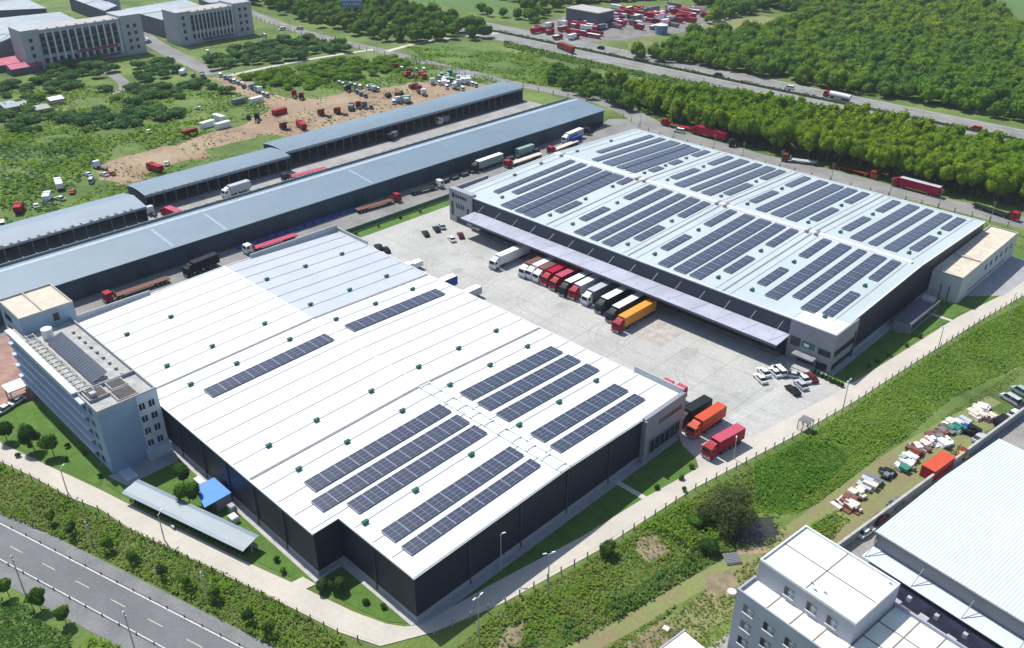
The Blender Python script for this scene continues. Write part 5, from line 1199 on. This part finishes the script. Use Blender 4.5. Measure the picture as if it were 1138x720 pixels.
# low marker posts along both edge lines of the carriageway
for off, lab in ((.15, 'row of low dark marker posts along the far edge line of the main road'), (-6.5, 'row of low dark marker posts along the near edge line of the main road')):
    T = thing('marker_post_row', lab, 'barrier', (*sw(0, off), 0), R(15.9)); q = MB(); q.box(-20, 80, -.02, .02, .28, .33); q.build('rail', mat('post_dark_grey', (.09, .09, .09), .8), T)
    for k in range(24):
        put('post', cached('mkp', lambda: MB().box(-.09, .09, -.09, .09, 0, .5).mesh('post', mat('post_dark_grey', (.09, .09, .09), .8))), T, (-19 + k * 4.2, 0, .07))
# ================================================================== LAMP POSTS
def lamp(lab, x, y, h=8.5, arm=1.4, a=0, double=False, grp=None, lean=0):
    T = thing('street_lamp' if arm else 'utility_pole', lab, 'lamp post' if arm else 'pole', (x, y, 0), R(a), grp)
    q = MB(); q.cyl((0, 0, 0), (0, 0, h), .13, .08, n=8); q.build('pole', M_LAMP, T)
    if arm:
        q = MB(); q.cyl((0, 0, h - .1), (arm, 0, h + .25), .05, n=6)
        if double: q.cyl((0, 0, h - .1), (-arm, 0, h + .25), .05, n=6)
        q.build('arm', M_LAMP, T)
        for s in ((1, -1) if double else (1,)):
            q = MB(); q.box(s * arm - .35, s * arm + .35, -.14, .14, h + .2, h + .34, top=.04); q.build('lamp_head', M_WHITE, T)
    else:
        q = MB(); q.box(-.7, .7, -.06, .06, h - .7, h - .55); q.box(-.5, .5, -.06, .06, h - 1.3, h - 1.18); q.build('crossarm', M_GREY, T)
for (px, py, h, arm, dbl, lab) in [(609, 664.6, 10.5, .8, True, 'grey lamp post on the verge beyond the long navy wall'), (935, 462, 9.5, .7, True, 'lamp post beside the path where the yard narrows'), (183, 601, 6.5, 1.2, False, 'curved lamp post in front of the bicycle shelter'),
        (75, 547, 6, 1.0, False, 'thin lamp post at the verge below the office block'), (1040, 396, 8.5, .7, True, 'lamp post by the path opposite the small plant hut'), (532.5, 714, 10.5, .8, True, 'lamp post beyond the near corner of the navy warehouse'), (815, 510, 5, .9, False, 'short lamp post between the crimson lorry and the big tree'),
        (1120, 355, 8, .7, True, 'lamp post at the right edge by the path'), (529, 627, 9, .6, False, 'slim lamp post standing against the navy long wall')]:
    x, y = G(px, py)
    if 'slim' in lab: x, y = -85.3, 84
    lamp(lab, x, y, h, arm, rnd.choice((90, 60, 120)), dbl)
for (px, py, h, lab) in [(27.7, 659, 9, 'tall thin pole on the near verge at the lower left'), (150, 722, 9, 'thin pole at the near kerb by the bottom edge'), (232, 672, 8, 'thin dark pole in the verge among the street trees'), (103, 606, 6, 'short thin pole in the verge below the office'), (745, 140, 9, 'pole beside the bend of the back road')]:
    x, y = G(px, py); lamp(lab, x, y, h, 0)
for i in range(9):
    x, y = back[8 + i * 3] if 8 + i * 3 < len(back) else back[-1]
    lamp('thin pole in the line of poles along the back road', x, y - 6.5, 7.5, 0, grp='poles along the back road')
for i in range(8):
    p = north[3 + i * 2]; lamp('thin pole in the line along the upper side road', p[0] + 3, p[1] - 6.3, 7.5, 0, grp='poles along the upper side road')

# ================================================================== VEGETATION
rng = np.random.default_rng(11)
def ico(sub):
    import bmesh
    bm = bmesh.new(); bmesh.ops.create_icosphere(bm, subdivisions=sub, radius=1)
    v = np.array([list(p.co) for p in bm.verts]); f = np.array([[l.index for l in fc.verts] for fc in bm.faces]); bm.free(); return v, f
ICO1, ICO2 = ico(1), ico(2)
def crown_arrays(seed, Rr, Hh, z0, lobes, leaves, leaf, icos=ICO2, core=.86):
    """lumpy crown: solid-ish lobes wrapped in leaf cards. returns verts, tris, quads"""
    r = np.random.default_rng(seed)
    V, T, Q = [], [], []; k = 0
    cs, rs = [], []
    for i in range(lobes):
        a = r.uniform(0, 2 * np.pi); d = Rr * .55 * np.sqrt(r.uniform(0, 1)) if i else 0
        z = z0 + Hh * (.3 + .4 * r.uniform(0, 1)) if i else z0 + Hh * .58
        rr = Rr * r.uniform(.42, .62) if i else Rr * .62
        cs.append((d * np.cos(a), d * np.sin(a), z)); rs.append(rr)
    cs = np.array(cs); rs = np.array(rs)
    for c, rr in zip(cs, rs):
        v = icos[0].copy(); v *= 1 + r.normal(0, .10, (len(v), 1)); v = v * rr * core * np.array([1, 1, min(1.3, Hh / (2 * Rr) * 1.2)]) + c
        V.append(v); T.append(icos[1] + k); k += len(v)
    w_ = rs ** 2 / (rs ** 2).sum(); idx = r.choice(lobes, leaves, p=w_)
    d = r.normal(0, 1, (leaves, 3)); d[:, 2] = np.abs(d[:, 2]) * .9 - .25; d /= np.linalg.norm(d, axis=1)[:, None]
    c = cs[idx] + d * (rs[idx] * r.uniform(.82, 1.12, leaves))[:, None] * np.array([1, 1, min(1.3, Hh / (2 * Rr) * 1.2)])
    nrm = d + r.normal(0, .4, (leaves, 3)) + np.array([0, 0, .25]); nrm /= np.linalg.norm(nrm, axis=1)[:, None]
    v, q = cards(c, nrm, leaf * r.uniform(.6, 1.3, leaves), r); V.append(v); Q.append(q + k)
    return np.concatenate(V), np.concatenate(T), np.concatenate(Q)
def cards(c, nrm, s, r):
    t = r.normal(0, 1, c.shape); t -= (t * nrm).sum(1)[:, None] * nrm; t /= np.linalg.norm(t, axis=1)[:, None] + 1e-9
    b = np.cross(nrm, t); s = s[:, None] / 2
    v = np.stack([c - t * s, c - b * s * .7, c + t * s, c + b * s * .7], 1).reshape(-1, 3)
    return v, np.arange(len(v)).reshape(-1, 4)
def np_mesh(name, V, T, Q, m):
    me = bpy.data.meshes.new(name); nT = 0 if T is None else len(T); nQ = 0 if Q is None else len(Q)
    me.vertices.add(len(V)); me.vertices.foreach_set('co', V.astype(np.float32).ravel())
    li = np.concatenate([x.ravel() for x in (T, Q) if x is not None and len(x)]).astype(np.int32)
    ls = np.concatenate([np.arange(nT) * 3, nT * 3 + np.arange(nQ) * 4]).astype(np.int32)
    me.loops.add(len(li)); me.loops.foreach_set('vertex_index', li)
    me.polygons.add(nT + nQ); me.polygons.foreach_set('loop_start', ls); me.update(calc_edges=True); me.validate()
    me.materials.append(m); return me
m_leaf = leafmat('leaf_mixed', (.095, .200, .022), (.150, .260, .026), (.062, .140, .024), .03, .6)
m_leafD = leafmat('leaf_dark', (.050, .115, .026), (.085, .165, .028), (.040, .095, .026), .05, .7)
m_leafY = leafmat('leaf_yellow_green', (.190, .320, .014), (.265, .350, .018), (.110, .220, .018), .02, .35)
m_olive = leafmat('leaf_olive', (.115, .155, .045), (.165, .195, .060), (.080, .115, .038), .1, .8)
m_wood = leafmat('wood_foliage', (.140, .265, .022), (.240, .330, .022), (.085, .180, .030), .010, .09)
m_bark = mat('bark', (.10, .075, .055), .95, var=.2, scale=3)
def trunk_mesh(h, r, limbs=4, seed=0):
    r_ = random.Random(seed); q = MB(); q.cyl((0, 0, 0), (0, 0, h * .6), r, r * .7, n=7); q.cyl((0, 0, h * .6), (.1, .1, h), r * .7, r * .3, n=6)
    for i in range(limbs):
        a = i * 6.28 / limbs + r_.uniform(-.4, .4); q.cyl((0, 0, h * .45 + i * .1), (math.cos(a) * h * .3, math.sin(a) * h * .3, h * .95), r * .4, r * .12, n=5)
    return q.mesh('trunk', m_bark)
TREES = {}
def tree(label, x, y, R_, H, m, seed=0, grp=None, name='tree', leaves=420, leaf=.55, lobes=8, s=1., base=None, cat='tree'):
    key = (R_, H, m.name, seed, leaves, leaf, base)
    if key not in TREES:
        z0 = H * .28 if base is None else base
        V, T, Q = crown_arrays(seed + 3, R_, H - z0, z0, lobes, leaves, leaf)
        TREES[key] = (np_mesh('crown', V, T, Q, m), trunk_mesh(H * .6, max(.06, H * .018), seed=seed))
    cm, tm = TREES[key]
    T_ = thing(name, label, cat, (x, y, 0), rnd.uniform(0, 6.28), grp); T_.scale = (s, s, s * rnd.uniform(.93, 1.07))
    put('trunk', tm, T_); put('crown', cm, T_); return T_
# lawn and verge trees
for (px, py, R_, H, m, lab) in [(38, 500, 2.2, 6, m_leafD, 'dark round tree on the office lawn, middle one of three'), (60, 506, 2.3, 6, m_leaf, 'brighter round tree on the office lawn nearest the building'), (8, 490, 2.0, 5.5, m_leafD, 'tree on the office lawn at the left edge'),
        (204, 538, 2.1, 5.5, m_leafD, 'round tree between the office end and the blue sheet roof'), (212, 563, 2.3, 6, m_leaf, 'round tree touching the blue sheet roof'), (378, 655, 1.6, 3, m_leafD, 'dark shrub in the notch of the navy wall'), (359, 656, 1.4, 2.2, m_leafD, 'low dark shrub left of the notch shrub')]:
    x, y = G(px, py); tree(lab, x, y, R_, H, m, seed=int(px), leaves=1500, leaf=.42)
st_pts = [(82, 596), (122, 612), (150, 627), (181, 643), (207, 655), (240, 668), (277, 692), (58, 582), (300, 707)]
for i, (px, py) in enumerate(st_pts):
    x, y = G(px, py); tree('small leafy tree in the line planted on the far verge of the main road', x, y, 1.15, 3.3, m_leaf if i % 3 else m_leafD, seed=40 + i % 4, grp='young trees along the far verge', leaves=700, leaf=.32)
for i, (px, py, lab) in enumerate([(10, 662, 'roadside tree on the near verge at the left edge'), (45, 676, 'middle roadside tree on the near verge'), (74, 694, 'roadside tree on the near verge nearest the bottom')]):
    x, y = G(px, py); tree(lab, x, y, 1.6, 4.4, m_leaf, seed=50 + i, leaves=1100, leaf=.35)
BT = []
def big_tree(lab, x, y, spec, m, leaf, n):
    T = thing('tree', lab, 'tree', (x, y, 0)); V, Q = [], []; k = 0; r = np.random.default_rng(int(x * -10)); q = MB()
    for (dx, dy, z, rr) in spec:
        d = r.normal(0, 1, (n, 3)); d /= np.linalg.norm(d, axis=1)[:, None]; rad = rr * r.uniform(.25, 1.1, n) ** .6
        c = d * rad[:, None] * np.array([1, 1, .8]) + np.array([dx, dy, z]); nr = d + r.normal(0, .6, (n, 3)) + [0, 0, .4]; nr /= np.linalg.norm(nr, axis=1)[:, None]
        keep = (np.sin(c[:, 0] * 2.1 + c[:, 2]) * np.cos(c[:, 1] * 1.9 - c[:, 2] * 1.3) + r.normal(0, .35, n)) > -.35; keep &= c[:, 2] > .2; c, nr = c[keep], nr[keep]
        v, qd = cards(c, nr, leaf * r.uniform(.5, 1.3, len(c)), r); V.append(v); Q.append(qd + k); k += len(v)
        q.cyl((0, 0, 1.2), (dx * .9, dy * .9, z + rr * .45), .22, .05, n=5)
        for w_ in range(4): a = r.uniform(0, 6.28); q.cyl((dx * .5, dy * .5, 1.2 + (z - 1.2) * .55), (dx + math.cos(a) * rr * .75, dy + math.sin(a) * rr * .75, z + rr * r.uniform(-.1, .7)), .09, .03, n=4)
    q.cyl((0, 0, 0), (0, 0, 1.4), .35, .25, n=8); q.build('trunk', mat('grey_bark', (.26, .23, .18), .9, var=.2, scale=2), T)
    o = bpy.data.objects.new('crown', np_mesh('crown', np.concatenate(V), None, np.concatenate(Q), m)); COL.objects.link(o); o.parent = T
x, y = G(806, 590)
big_tree('large sparse olive green tree between the path and the wet hollow', x, y, [(0, 0, 5.2, 3.2), (-2.6, 1.0, 4.2, 2.8), (-3.6, 4.0, 4.2, 2.8), (-.6, 4.4, 5.2, 3.0), (2.2, 2.2, 3.8, 2.4), (-1.4, 6.6, 3.2, 2.4), (1.2, -1.4, 2.8, 2.0), (-4.4, -.6, 2.6, 2.2)], m_olive, .42, 1500)
x, y = G(785, 612); tree('dark bush below the large sparse tree', x, y, 2.2, 2.8, m_leafD, 8, leaves=1200, leaf=.35, base=.2, name='bush', cat='bush')
x, y = G(772, 585); tree('bright bush between the path fence and the large sparse tree', x, y, 2.2, 2.4, m_leaf, 9, leaves=1200, leaf=.35, base=.2, name='bush', cat='bush')
x, y = G(676, 618); tree('round dark bush on the outer side of the path fence', x, y, 1.8, 3.2, m_leafD, 7, leaves=900, leaf=.35, base=.2, name='bush', cat='bush')
bushes = [(308, 624), (315, 636), (407, 671), (426, 676), (76, 497), (94, 505), (74, 512), (20, 508), (33, 496), (112, 530), (730, 543), (757, 533), (760, 546), (768, 520), (1022, 375), (1007, 385), (988, 395), (975, 402), (965, 408), (535, 219), (445, 243), (420, 252), (510, 226), (555, 207 + 0), (396, 262), (467, 236)]
for i, (px, py) in enumerate(bushes):
    if px in (555, 535, 510): continue
    x, y = G(px, py)
    pl_ = 'lawn below the bicycle shelter end' if 300 < px < 330 else 'lawn in front of the notch of the navy wall' if 400 < px < 430 and py > 600 else 'office lawn' if py > 480 and px < 130 else 'shaded lawn by the crimson lorry' if 720 < px < 780 else 'lawn strip along the entrance block side' if px > 900 else 'green strip beside the shed road'
    tree('small clipped ball shrub on the ' + pl_, x, y, .7, 1.25, m_leaf if i % 2 else m_leafD, 60 + i % 3, grp='ball shrubs on the ' + pl_, leaves=260, leaf=.28, base=.05, lobes=5, name='shrub', cat='shrub')
for i in range(8):
    x = -77.2 + i * 1.1; 
    tree('dark low hedge shrub beside the entrance steps', x, 185.6 - i * .1, .7, 1.3, m_leafD, 60 + i % 3, grp='hedge shrubs by the entrance', leaves=260, leaf=.28, base=.05, lobes=5, name='shrub', cat='shrub')

# ---- woods. scattered on the ground, kept where the photograph shows trees
def scatter(poly_px, step, jitter=.45, excl=()):
    wp = GP(poly_px); xs = [p[0] for p in wp]; ys = [p[1] for p in wp]; out = []
    x = min(xs)
    while x < max(xs):
        y = min(ys)
        while y < max(ys):
            a = x + rnd.uniform(-jitter, jitter) * step; b = y + rnd.uniform(-jitter, jitter) * step
            if inpoly(a, b, wp) and not any(inpoly(*PX(a, b), e) for e in excl): out.append((a, b))
            y += step
        x += step
    return out
m_thick = leafmat('thicket_green', (.100, .205, .060), (.150, .270, .050), (.075, .160, .055), .035, .3)
m_weed = leafmat('weed_green', (.150, .300, .020), (.105, .250, .022), (.190, .285, .036), .08, .9)
nearroad = [(p[0], p[1] + 9) for p in back]
strip_front = [PX(*p) for p in nearroad if PX(*p)[0] > 742]
far_edge = [PX(x_, y_) for x_, y_ in ((-60, 388), (-110, 385), (-150, 383), (-190, 380), (-225, 368), (-255, 360), (-285, 356))]
W1 = strip_front + far_edge
w1 = scatter(W1, 3.9)
w1b = scatter([(607, 80), (640, 86), (700, 102), (745, 113), (775, 122), (770, 142), (730, 132), (690, 121), (640, 106), (608, 94)], 6.5)
Ex = [[(590, 30), (640, 12), (775, 5), (792, 18), (770, 42), (735, 62), (690, 62), (600, 48)], [(770, 32), (860, 10), (905, 20), (840, 38), (780, 42)], [(1085, -30), (1260, -10), (1260, 60), (1130, 36), (1104, 10)]]
w2 = scatter([(690, 64), (800, 78), (900, 96), (1000, 112), (1150, 141), (1190, 130), (1150, -12), (900, -14), (600, -12), (560, -8), (640, 6), (760, -2), (800, 16), (740, 50)], 5.7, excl=Ex)
w3 = scatter([(250, -10), (415, -10), (450, 10), (520, 28), (556, 42), (500, 47), (430, 48), (350, 30), (285, 8)], 8.5)
w4 = scatter([(0, 95), (60, 88), (120, 98), (160, 96), (235, 92), (262, 108), (262, 122), (200, 132), (150, 140), (100, 146), (60, 150), (0, 160)], 7.0)
w4 = [p for p in w4 if math.sin(p[0] / 17) * math.cos(p[1] / 13) + rnd.uniform(-.5, .5) > -.1]
w5 = scatter([(150, 74), (185, 70), (205, 88), (160, 93), (146, 88)], 7) + scatter([(228, 66), (290, 48), (345, 42), (400, 58), (300, 72), (240, 80)], 8) + scatter([(90, 62), (130, 72), (128, 84), (88, 92), (40, 92), (60, 80)], 9)
w6 = scatter([(262, 88), (380, 66), (440, 66), (470, 76), (350, 98), (320, 103), (290, 98)], 7)
w7 = scatter([(480, 2), (560, 24), (600, 30), (620, 10), (720, 0), (560, -12), (450, -8)], 12, excl=[[(405, -20), (560, 0), (600, 22), (520, 12), (470, 2)]])
allw = []   # every tree: (apparent size, place, radius, height, foliage)
for pts, sz, hh, mm in ((w1, 3.2, 12.6, m_leafY), (w1b, 4.2, 7, m_leaf), (w2, 4.3, 8.5, m_wood), (w3, 5.2, 9, m_leaf), (w4, 4.3, 3.0, m_thick), (w5, 4.6, 4.4, m_thick), (w6, 4.2, 2.8, m_weed), (w7, 5.5, 9, m_leaf)):
    for p in pts:
      if -25 < PX(*p)[0] < 1165: allw.append((math.hypot(p[0], p[1]) / hh, p, sz, hh, mm))
allw.sort(key=lambda t: t[0])
protoI = {}
LBL = {'leaf_yellow_green': ('yellow green tree in the tall belt along the back road', 'trees of the tall belt along the back road'), 'wood_foliage': ('bushy green tree beside the highway', 'bushy trees beside the highway'),
       'weed_green': ('low bright bush above the vehicle park', 'low bright bushes above the vehicle park'), 'thicket_green': ('dark bushy thicket tree on the waste ground', 'dark thicket trees'), 'leaf_dark': ('dark bushy thicket tree on the waste ground', 'dark thicket trees'), 'leaf_mixed': ('low green bushy tree above the vehicle park', 'low bushy trees above the vehicle park')}
far = {}
nind = 0
for (dd, p, sz, hh, mm) in allw:
    s = rnd.uniform(.9, 1.12) if mm.name == 'leaf_yellow_green' else rnd.uniform(.78, 1.25); v = rnd.randrange(7)
    if nind < 240:
        nind += 1; l, g_ = LBL[mm.name]
        if mm.name == 'leaf_yellow_green':
            qx = PX(*p)[0]; yb = min(q_[1] - 0 for q_ in back if abs(q_[0] - p[0]) < 14) if any(abs(q_[0] - p[0]) < 14 for q_ in back) else p[1]
            where = 'behind the crimson trailer lorry' if qx < 812 else 'behind the dark green flatbed' if qx < 862 else 'behind the silver flatbed' if qx < 918 else 'behind the orange cabbed flatbed' if qx < 985 else 'behind the large crimson box lorry' if qx < 1062 else 'at the right edge of the photo'
            l = '%s yellow green tree of the tall belt %s' % ('front row' if p[1] - yb < 17 else 'inner', where); g_ = l + 's'
        tree(l, p[0], p[1], sz, hh, mm, 80 + v, grp=g_, leaves=900, leaf=.62, lobes=8, s=s, base=hh * (.22 if hh > 12 else .1))
    else: far.setdefault((mm.name, sz, hh), []).append((p, s, v))
nm_ = 0
for (mn, sz, hh), lst in far.items():
    var = [crown_arrays(200 + v, sz, hh * .92, hh * .05, 6, 190, 1.1, ICO1) for v in range(7)]
    Vs, Ts, Qs = [], [], []; k = 0
    for (p, s, v) in lst:
        V, T, Q = var[v]; a = rnd.uniform(0, 6.28); ca, sa = math.cos(a) * s, math.sin(a) * s
        W_ = np.empty_like(V); W_[:, 0] = V[:, 0] * ca - V[:, 1] * sa + p[0]; W_[:, 1] = V[:, 0] * sa + V[:, 1] * ca + p[1]; W_[:, 2] = V[:, 2] * s * rnd.uniform(.85, 1.15)
        Vs.append(W_); Ts.append(T + k); Qs.append(Q + k); k += len(V)
    o = bpy.data.objects.new('wood', np_mesh('wood', np.concatenate(Vs), np.concatenate(Ts), np.concatenate(Qs), MATS[mn])); COL.objects.link(o); tag(o, kind='stuff')
print('individual trees', nind, 'far trees', sum(len(v) for v in far.values()))

# ---- ground cover: grass tufts and weeds (leaf cards standing on the soil)
def cover(name, poly_px, dens, size, h, m, excl=(), clump=None, seed=1, maxn=160000):
    r = np.random.default_rng(seed); wp = GP(poly_px); xs = [p[0] for p in wp]; ys = [p[1] for p in wp]
    area = (max(xs) - min(xs)) * (max(ys) - min(ys)); n = int(min(area * dens, maxn * 3))
    P = np.stack([r.uniform(min(xs), max(xs), n), r.uniform(min(ys), max(ys), n)], 1)
    def inside(P, poly):
        c = np.zeros(len(P), bool); j = len(poly) - 1
        for i in range(len(poly)):
            xi, yi = poly[i]; xj, yj = poly[j]
            if yi != yj:
                c ^= ((yi > P[:, 1]) != (yj > P[:, 1])) & (P[:, 0] < (xj - xi) * (P[:, 1] - yi) / (yj - yi) + xi)
            j = i
        return c
    P = P[inside(P, wp)]
    for e in excl: P = P[~inside(P, e)]
    if clump:   # keep where a cheap value noise is high
        f = np.sin(P[:, 0] / clump + 1.3 * np.sin(P[:, 1] / clump * .7)) * np.cos(P[:, 1] / clump * 1.1 + np.sin(P[:, 0] / clump * .6)) + r.normal(0, .3, len(P))
        P = P[f > -.1]
    P = P[:maxn]; n = len(P)
    z = r.uniform(.1, 1, n) ** .8 * h * (.7 + .5 * np.sin(P[:, 0] * .35) * np.cos(P[:, 1] * .28))
    c = np.column_stack([P, z]); nr = r.normal(0, .5, (n, 3)); nr[:, 2] = np.abs(nr[:, 2]) + .9; nr /= np.linalg.norm(nr, axis=1)[:, None]
    V, Q = cards(c, nr, size * r.uniform(.5, 1.4, n), r)
    o = bpy.data.objects.new(name, np_mesh(name, V, None, Q, m)); COL.objects.link(o); tag(o, kind='stuff')
m_weedY = leafmat('weed_olive', (.190, .240, .045), (.260, .265, .085), (.125, .200, .036), .12, 1.2)
m_crop = leafmat('crop_green', (.085, .185, .036), (.110, .215, .038), (.065, .145, .034), .1, .8)
m_cropb = leafmat('crop_bright', (.085, .235, .024), (.110, .270, .024), (.060, .180, .026), .1, .5)
xW = [(p[0] + .9, p[1]) for p in E_out] 
trackpoly = ribbon([(-74, 40), (-68, 64), (-62, 86), (-56, 118), (-52.5, 131), (-50.5, 150), (-49, 170), (-45.5, 185), (-40.5, 205), (-36, 235)], 3.6)
pondw = GP([(806, 580), (860, 574), (868, 592), (850, 608), (812, 604)])
soils = [GP([(710, 598), (728, 594), (745, 612), (722, 626), (704, 612)]), GP([(560, 698), (585, 690), (578, 719), (552, 722)]), GP([(785, 640), (812, 632), (822, 650), (800, 664), (784, 660)])]
pE = [(838, 514), (892, 488), (951, 451), (1020, 406), (1095, 359), (1160, 325), (1160, 395), (1060, 440), (990, 500), (940, 545), (880, 572), (840, 570)]
cover('weeds', pE, 14, .42, .45, m_weed, seed=2, excl=[trackpoly], maxn=190000)
cover('weeds', pE, 3, .55, .95, m_weed, seed=47, excl=[trackpoly], clump=5)
cover('crop_patch', [(838, 520), (890, 492), (925, 492), (945, 508), (905, 545), (868, 572), (838, 560)], 16, .36, 1.15, m_cropb, seed=3)
cover('weeds', [(505, 722), (560, 675), (666, 618), (772, 552), (838, 518), (842, 560), (840, 600), (790, 640), (700, 720)], 8, .55, .6, m_weedY, seed=4, excl=soils + [trackpoly, pondw])
cover('weeds', [(505, 722), (560, 675), (666, 618), (772, 552), (838, 518), (842, 560), (840, 600), (790, 640), (700, 720)], 2.2, .5, .4, m_weedY, seed=44, excl=[trackpoly, pondw])
cover('weeds', [(505, 722), (560, 675), (666, 618), (772, 552), (838, 518), (842, 560), (840, 600), (790, 640), (700, 720)], 4, .5, .8, m_weed, seed=45, clump=4, excl=soils + [trackpoly, pondw])
cover('bush_row', [(560, 722), (640, 690), (700, 655), (760, 620), (800, 600), (812, 612), (760, 642), (700, 680), (650, 722)], 9, .6, 1.9, m_crop, seed=5, clump=3, excl=[trackpoly])
cover('weeds', [(800, 576), (866, 570), (874, 594), (852, 612), (806, 608)], 3, .5, .7, m_weedY, seed=46, excl=[GP([(812, 584), (856, 578), (862, 592), (846, 603), (816, 600)])])
cover('bush_row', [(560, 700), (600, 668), (650, 640), (662, 650), (630, 690), (580, 722)], 9, .5, 1.0, m_weed, seed=15, clump=2, excl=soils)
cover('bush_row', [(700, 590), (760, 558), (800, 560), (800, 600), (770, 615), (745, 600), (725, 588)], 12, .5, 1.8, m_weed, seed=16, excl=soils)
cover('weeds', [(700, 722), (790, 650), (838, 605), (900, 575), (930, 560), (930, 600), (860, 640), (820, 690), (800, 722)], 6, .5, .5, m_weedY, seed=6, excl=soils + [trackpoly])
cover('weeds', [(885, 592), (925, 570), (945, 578), (920, 600), (895, 610)], 12, .5, .6, m_weed, seed=17)
cover('verge_weeds', [(-20, 505), (38, 535), (110, 572), (200, 614), (300, 664), (380, 710), (400, 735), (330, 735), (250, 690), (184, 655), (118, 622), (47, 590), (-20, 565)], 9, .5, .9, m_weedY, seed=7)
cover('verge_weeds', [(-20, 505), (38, 535), (110, 572), (200, 614), (300, 664), (380, 710), (440, 735), (330, 735), (250, 690), (184, 655), (118, 622), (47, 590), (-20, 565)], 5, .55, 1.5, m_weed, seed=8, clump=2.2)
cover('roadside_crop', [(-20, 665), (30, 672), (52, 695), (80, 705), (75, 740), (-20, 740)], 12, .5, 1.2, m_crop, seed=9)
cover('roadside_crop', [(100, 706), (140, 722), (130, 740), (80, 740)], 12, .5, 1.0, m_weed, seed=10)
cover('shrub_field', [(0, 150), (110, 146), (230, 132), (262, 122), (262, 104), (300, 118), (280, 130), (200, 158), (120, 178), (60, 215), (0, 235)], 1.2, 1.5, 1.6, m_weed, seed=11, clump=8)
cover('shrub_field', [(0, 160), (90, 150), (110, 175), (60, 240), (0, 250)], .9, 1.6, 1.5, m_thick, seed=12, clump=7)
cover('shrub_field', [(232, 86), (262, 82), (340, 106), (430, 88), (560, 92), (545, 108), (380, 148), (190, 188), (100, 212), (105, 185), (280, 130)], .22, 1.3, .3, m_weedY, seed=48, clump=9)
cover('shrub_field', [(0, 95), (60, 88), (120, 98), (160, 96), (235, 92), (262, 108), (262, 122), (200, 134), (150, 142), (60, 150), (0, 160)], .8, 1.5, 1.0, m_weed, seed=49, clump=7)
cover('shrub_field', [(60, 240), (120, 200), (240, 176), (300, 166), (300, 176), (150, 218), (0, 258)], 1.0, 1.2, .8, m_weed, seed=13, clump=6)
cover('shrub_field', [(262, 88), (470, 62), (530, 82), (560, 92), (470, 90), (360, 104), (300, 106)], .8, 1.6, 1.6, m_weed, seed=14, clump=8)
cover('shrub_field', [(450, 52), (600, 60), (620, 100), (560, 88), (480, 68)], .8, 1.6, 1.4, m_weed, seed=18, clump=7)
cover('roadside_scrub', [(600, 66), (745, 108), (760, 150), (700, 118), (640, 104), (600, 92)], 1.0, 1.5, 1.6, m_weed, seed=19)
cover('roadside_scrub', [(745, 140), (838, 164), (990, 198), (1140, 232), (1140, 222), (990, 188), (838, 152), (745, 128)], 1.6, 1.2, 1.5, m_weedY, seed=20)
cover('roadside_scrub', [(720, 152), (838, 186), (960, 212), (1060, 236), (1140, 262), (1140, 280), (1100, 262), (960, 220), (838, 192), (720, 158)], 1.5, 1.0, 1.2, m_weedY, seed=21, clump=4)
cover('embankment_scrub', [(560, 46), (700, 78), (838, 104), (990, 134), (1140, 168), (1140, 176), (838, 112), (640, 72), (560, 52)], 1.2, 1.5, 1.6, m_leaf, seed=22)
cover('central_hedge', [PX(x_, 415.8) for x_ in range(-520, -60, 40)] + [PX(x_, 419.0) for x_ in range(-80, -540, -40)], 3, 1.0, 1.3, m_leafD, seed=23)
cover('scrap_verge_weeds', [(890, 585), (930, 556), (1000, 500), (1060, 455), (1138, 405), (1138, 425), (1080, 462), (1010, 512), (940, 570), (915, 592)], 4, .5, .4, m_weedY, seed=24, excl=[trackpoly])

# ================================================================== AIR
hz = bpy.data.materials.new('air'); hz.use_nodes = True; hn = hz.node_tree; hn.nodes.clear()
pv = hn.nodes.new('ShaderNodeVolumePrincipled'); pv.inputs['Color'].default_value = (.80, .88, 1, 1); pv.inputs['Density'].default_value = .00009
ho = hn.nodes.new('ShaderNodeOutputMaterial'); hn.links.new(pv.outputs[0], ho.inputs['Volume'])
q = MB(); q.box(-3050, 3050, -3050, 3050, -1, 123); o = q.build('haze', hz); tag(o, kind='stuff')
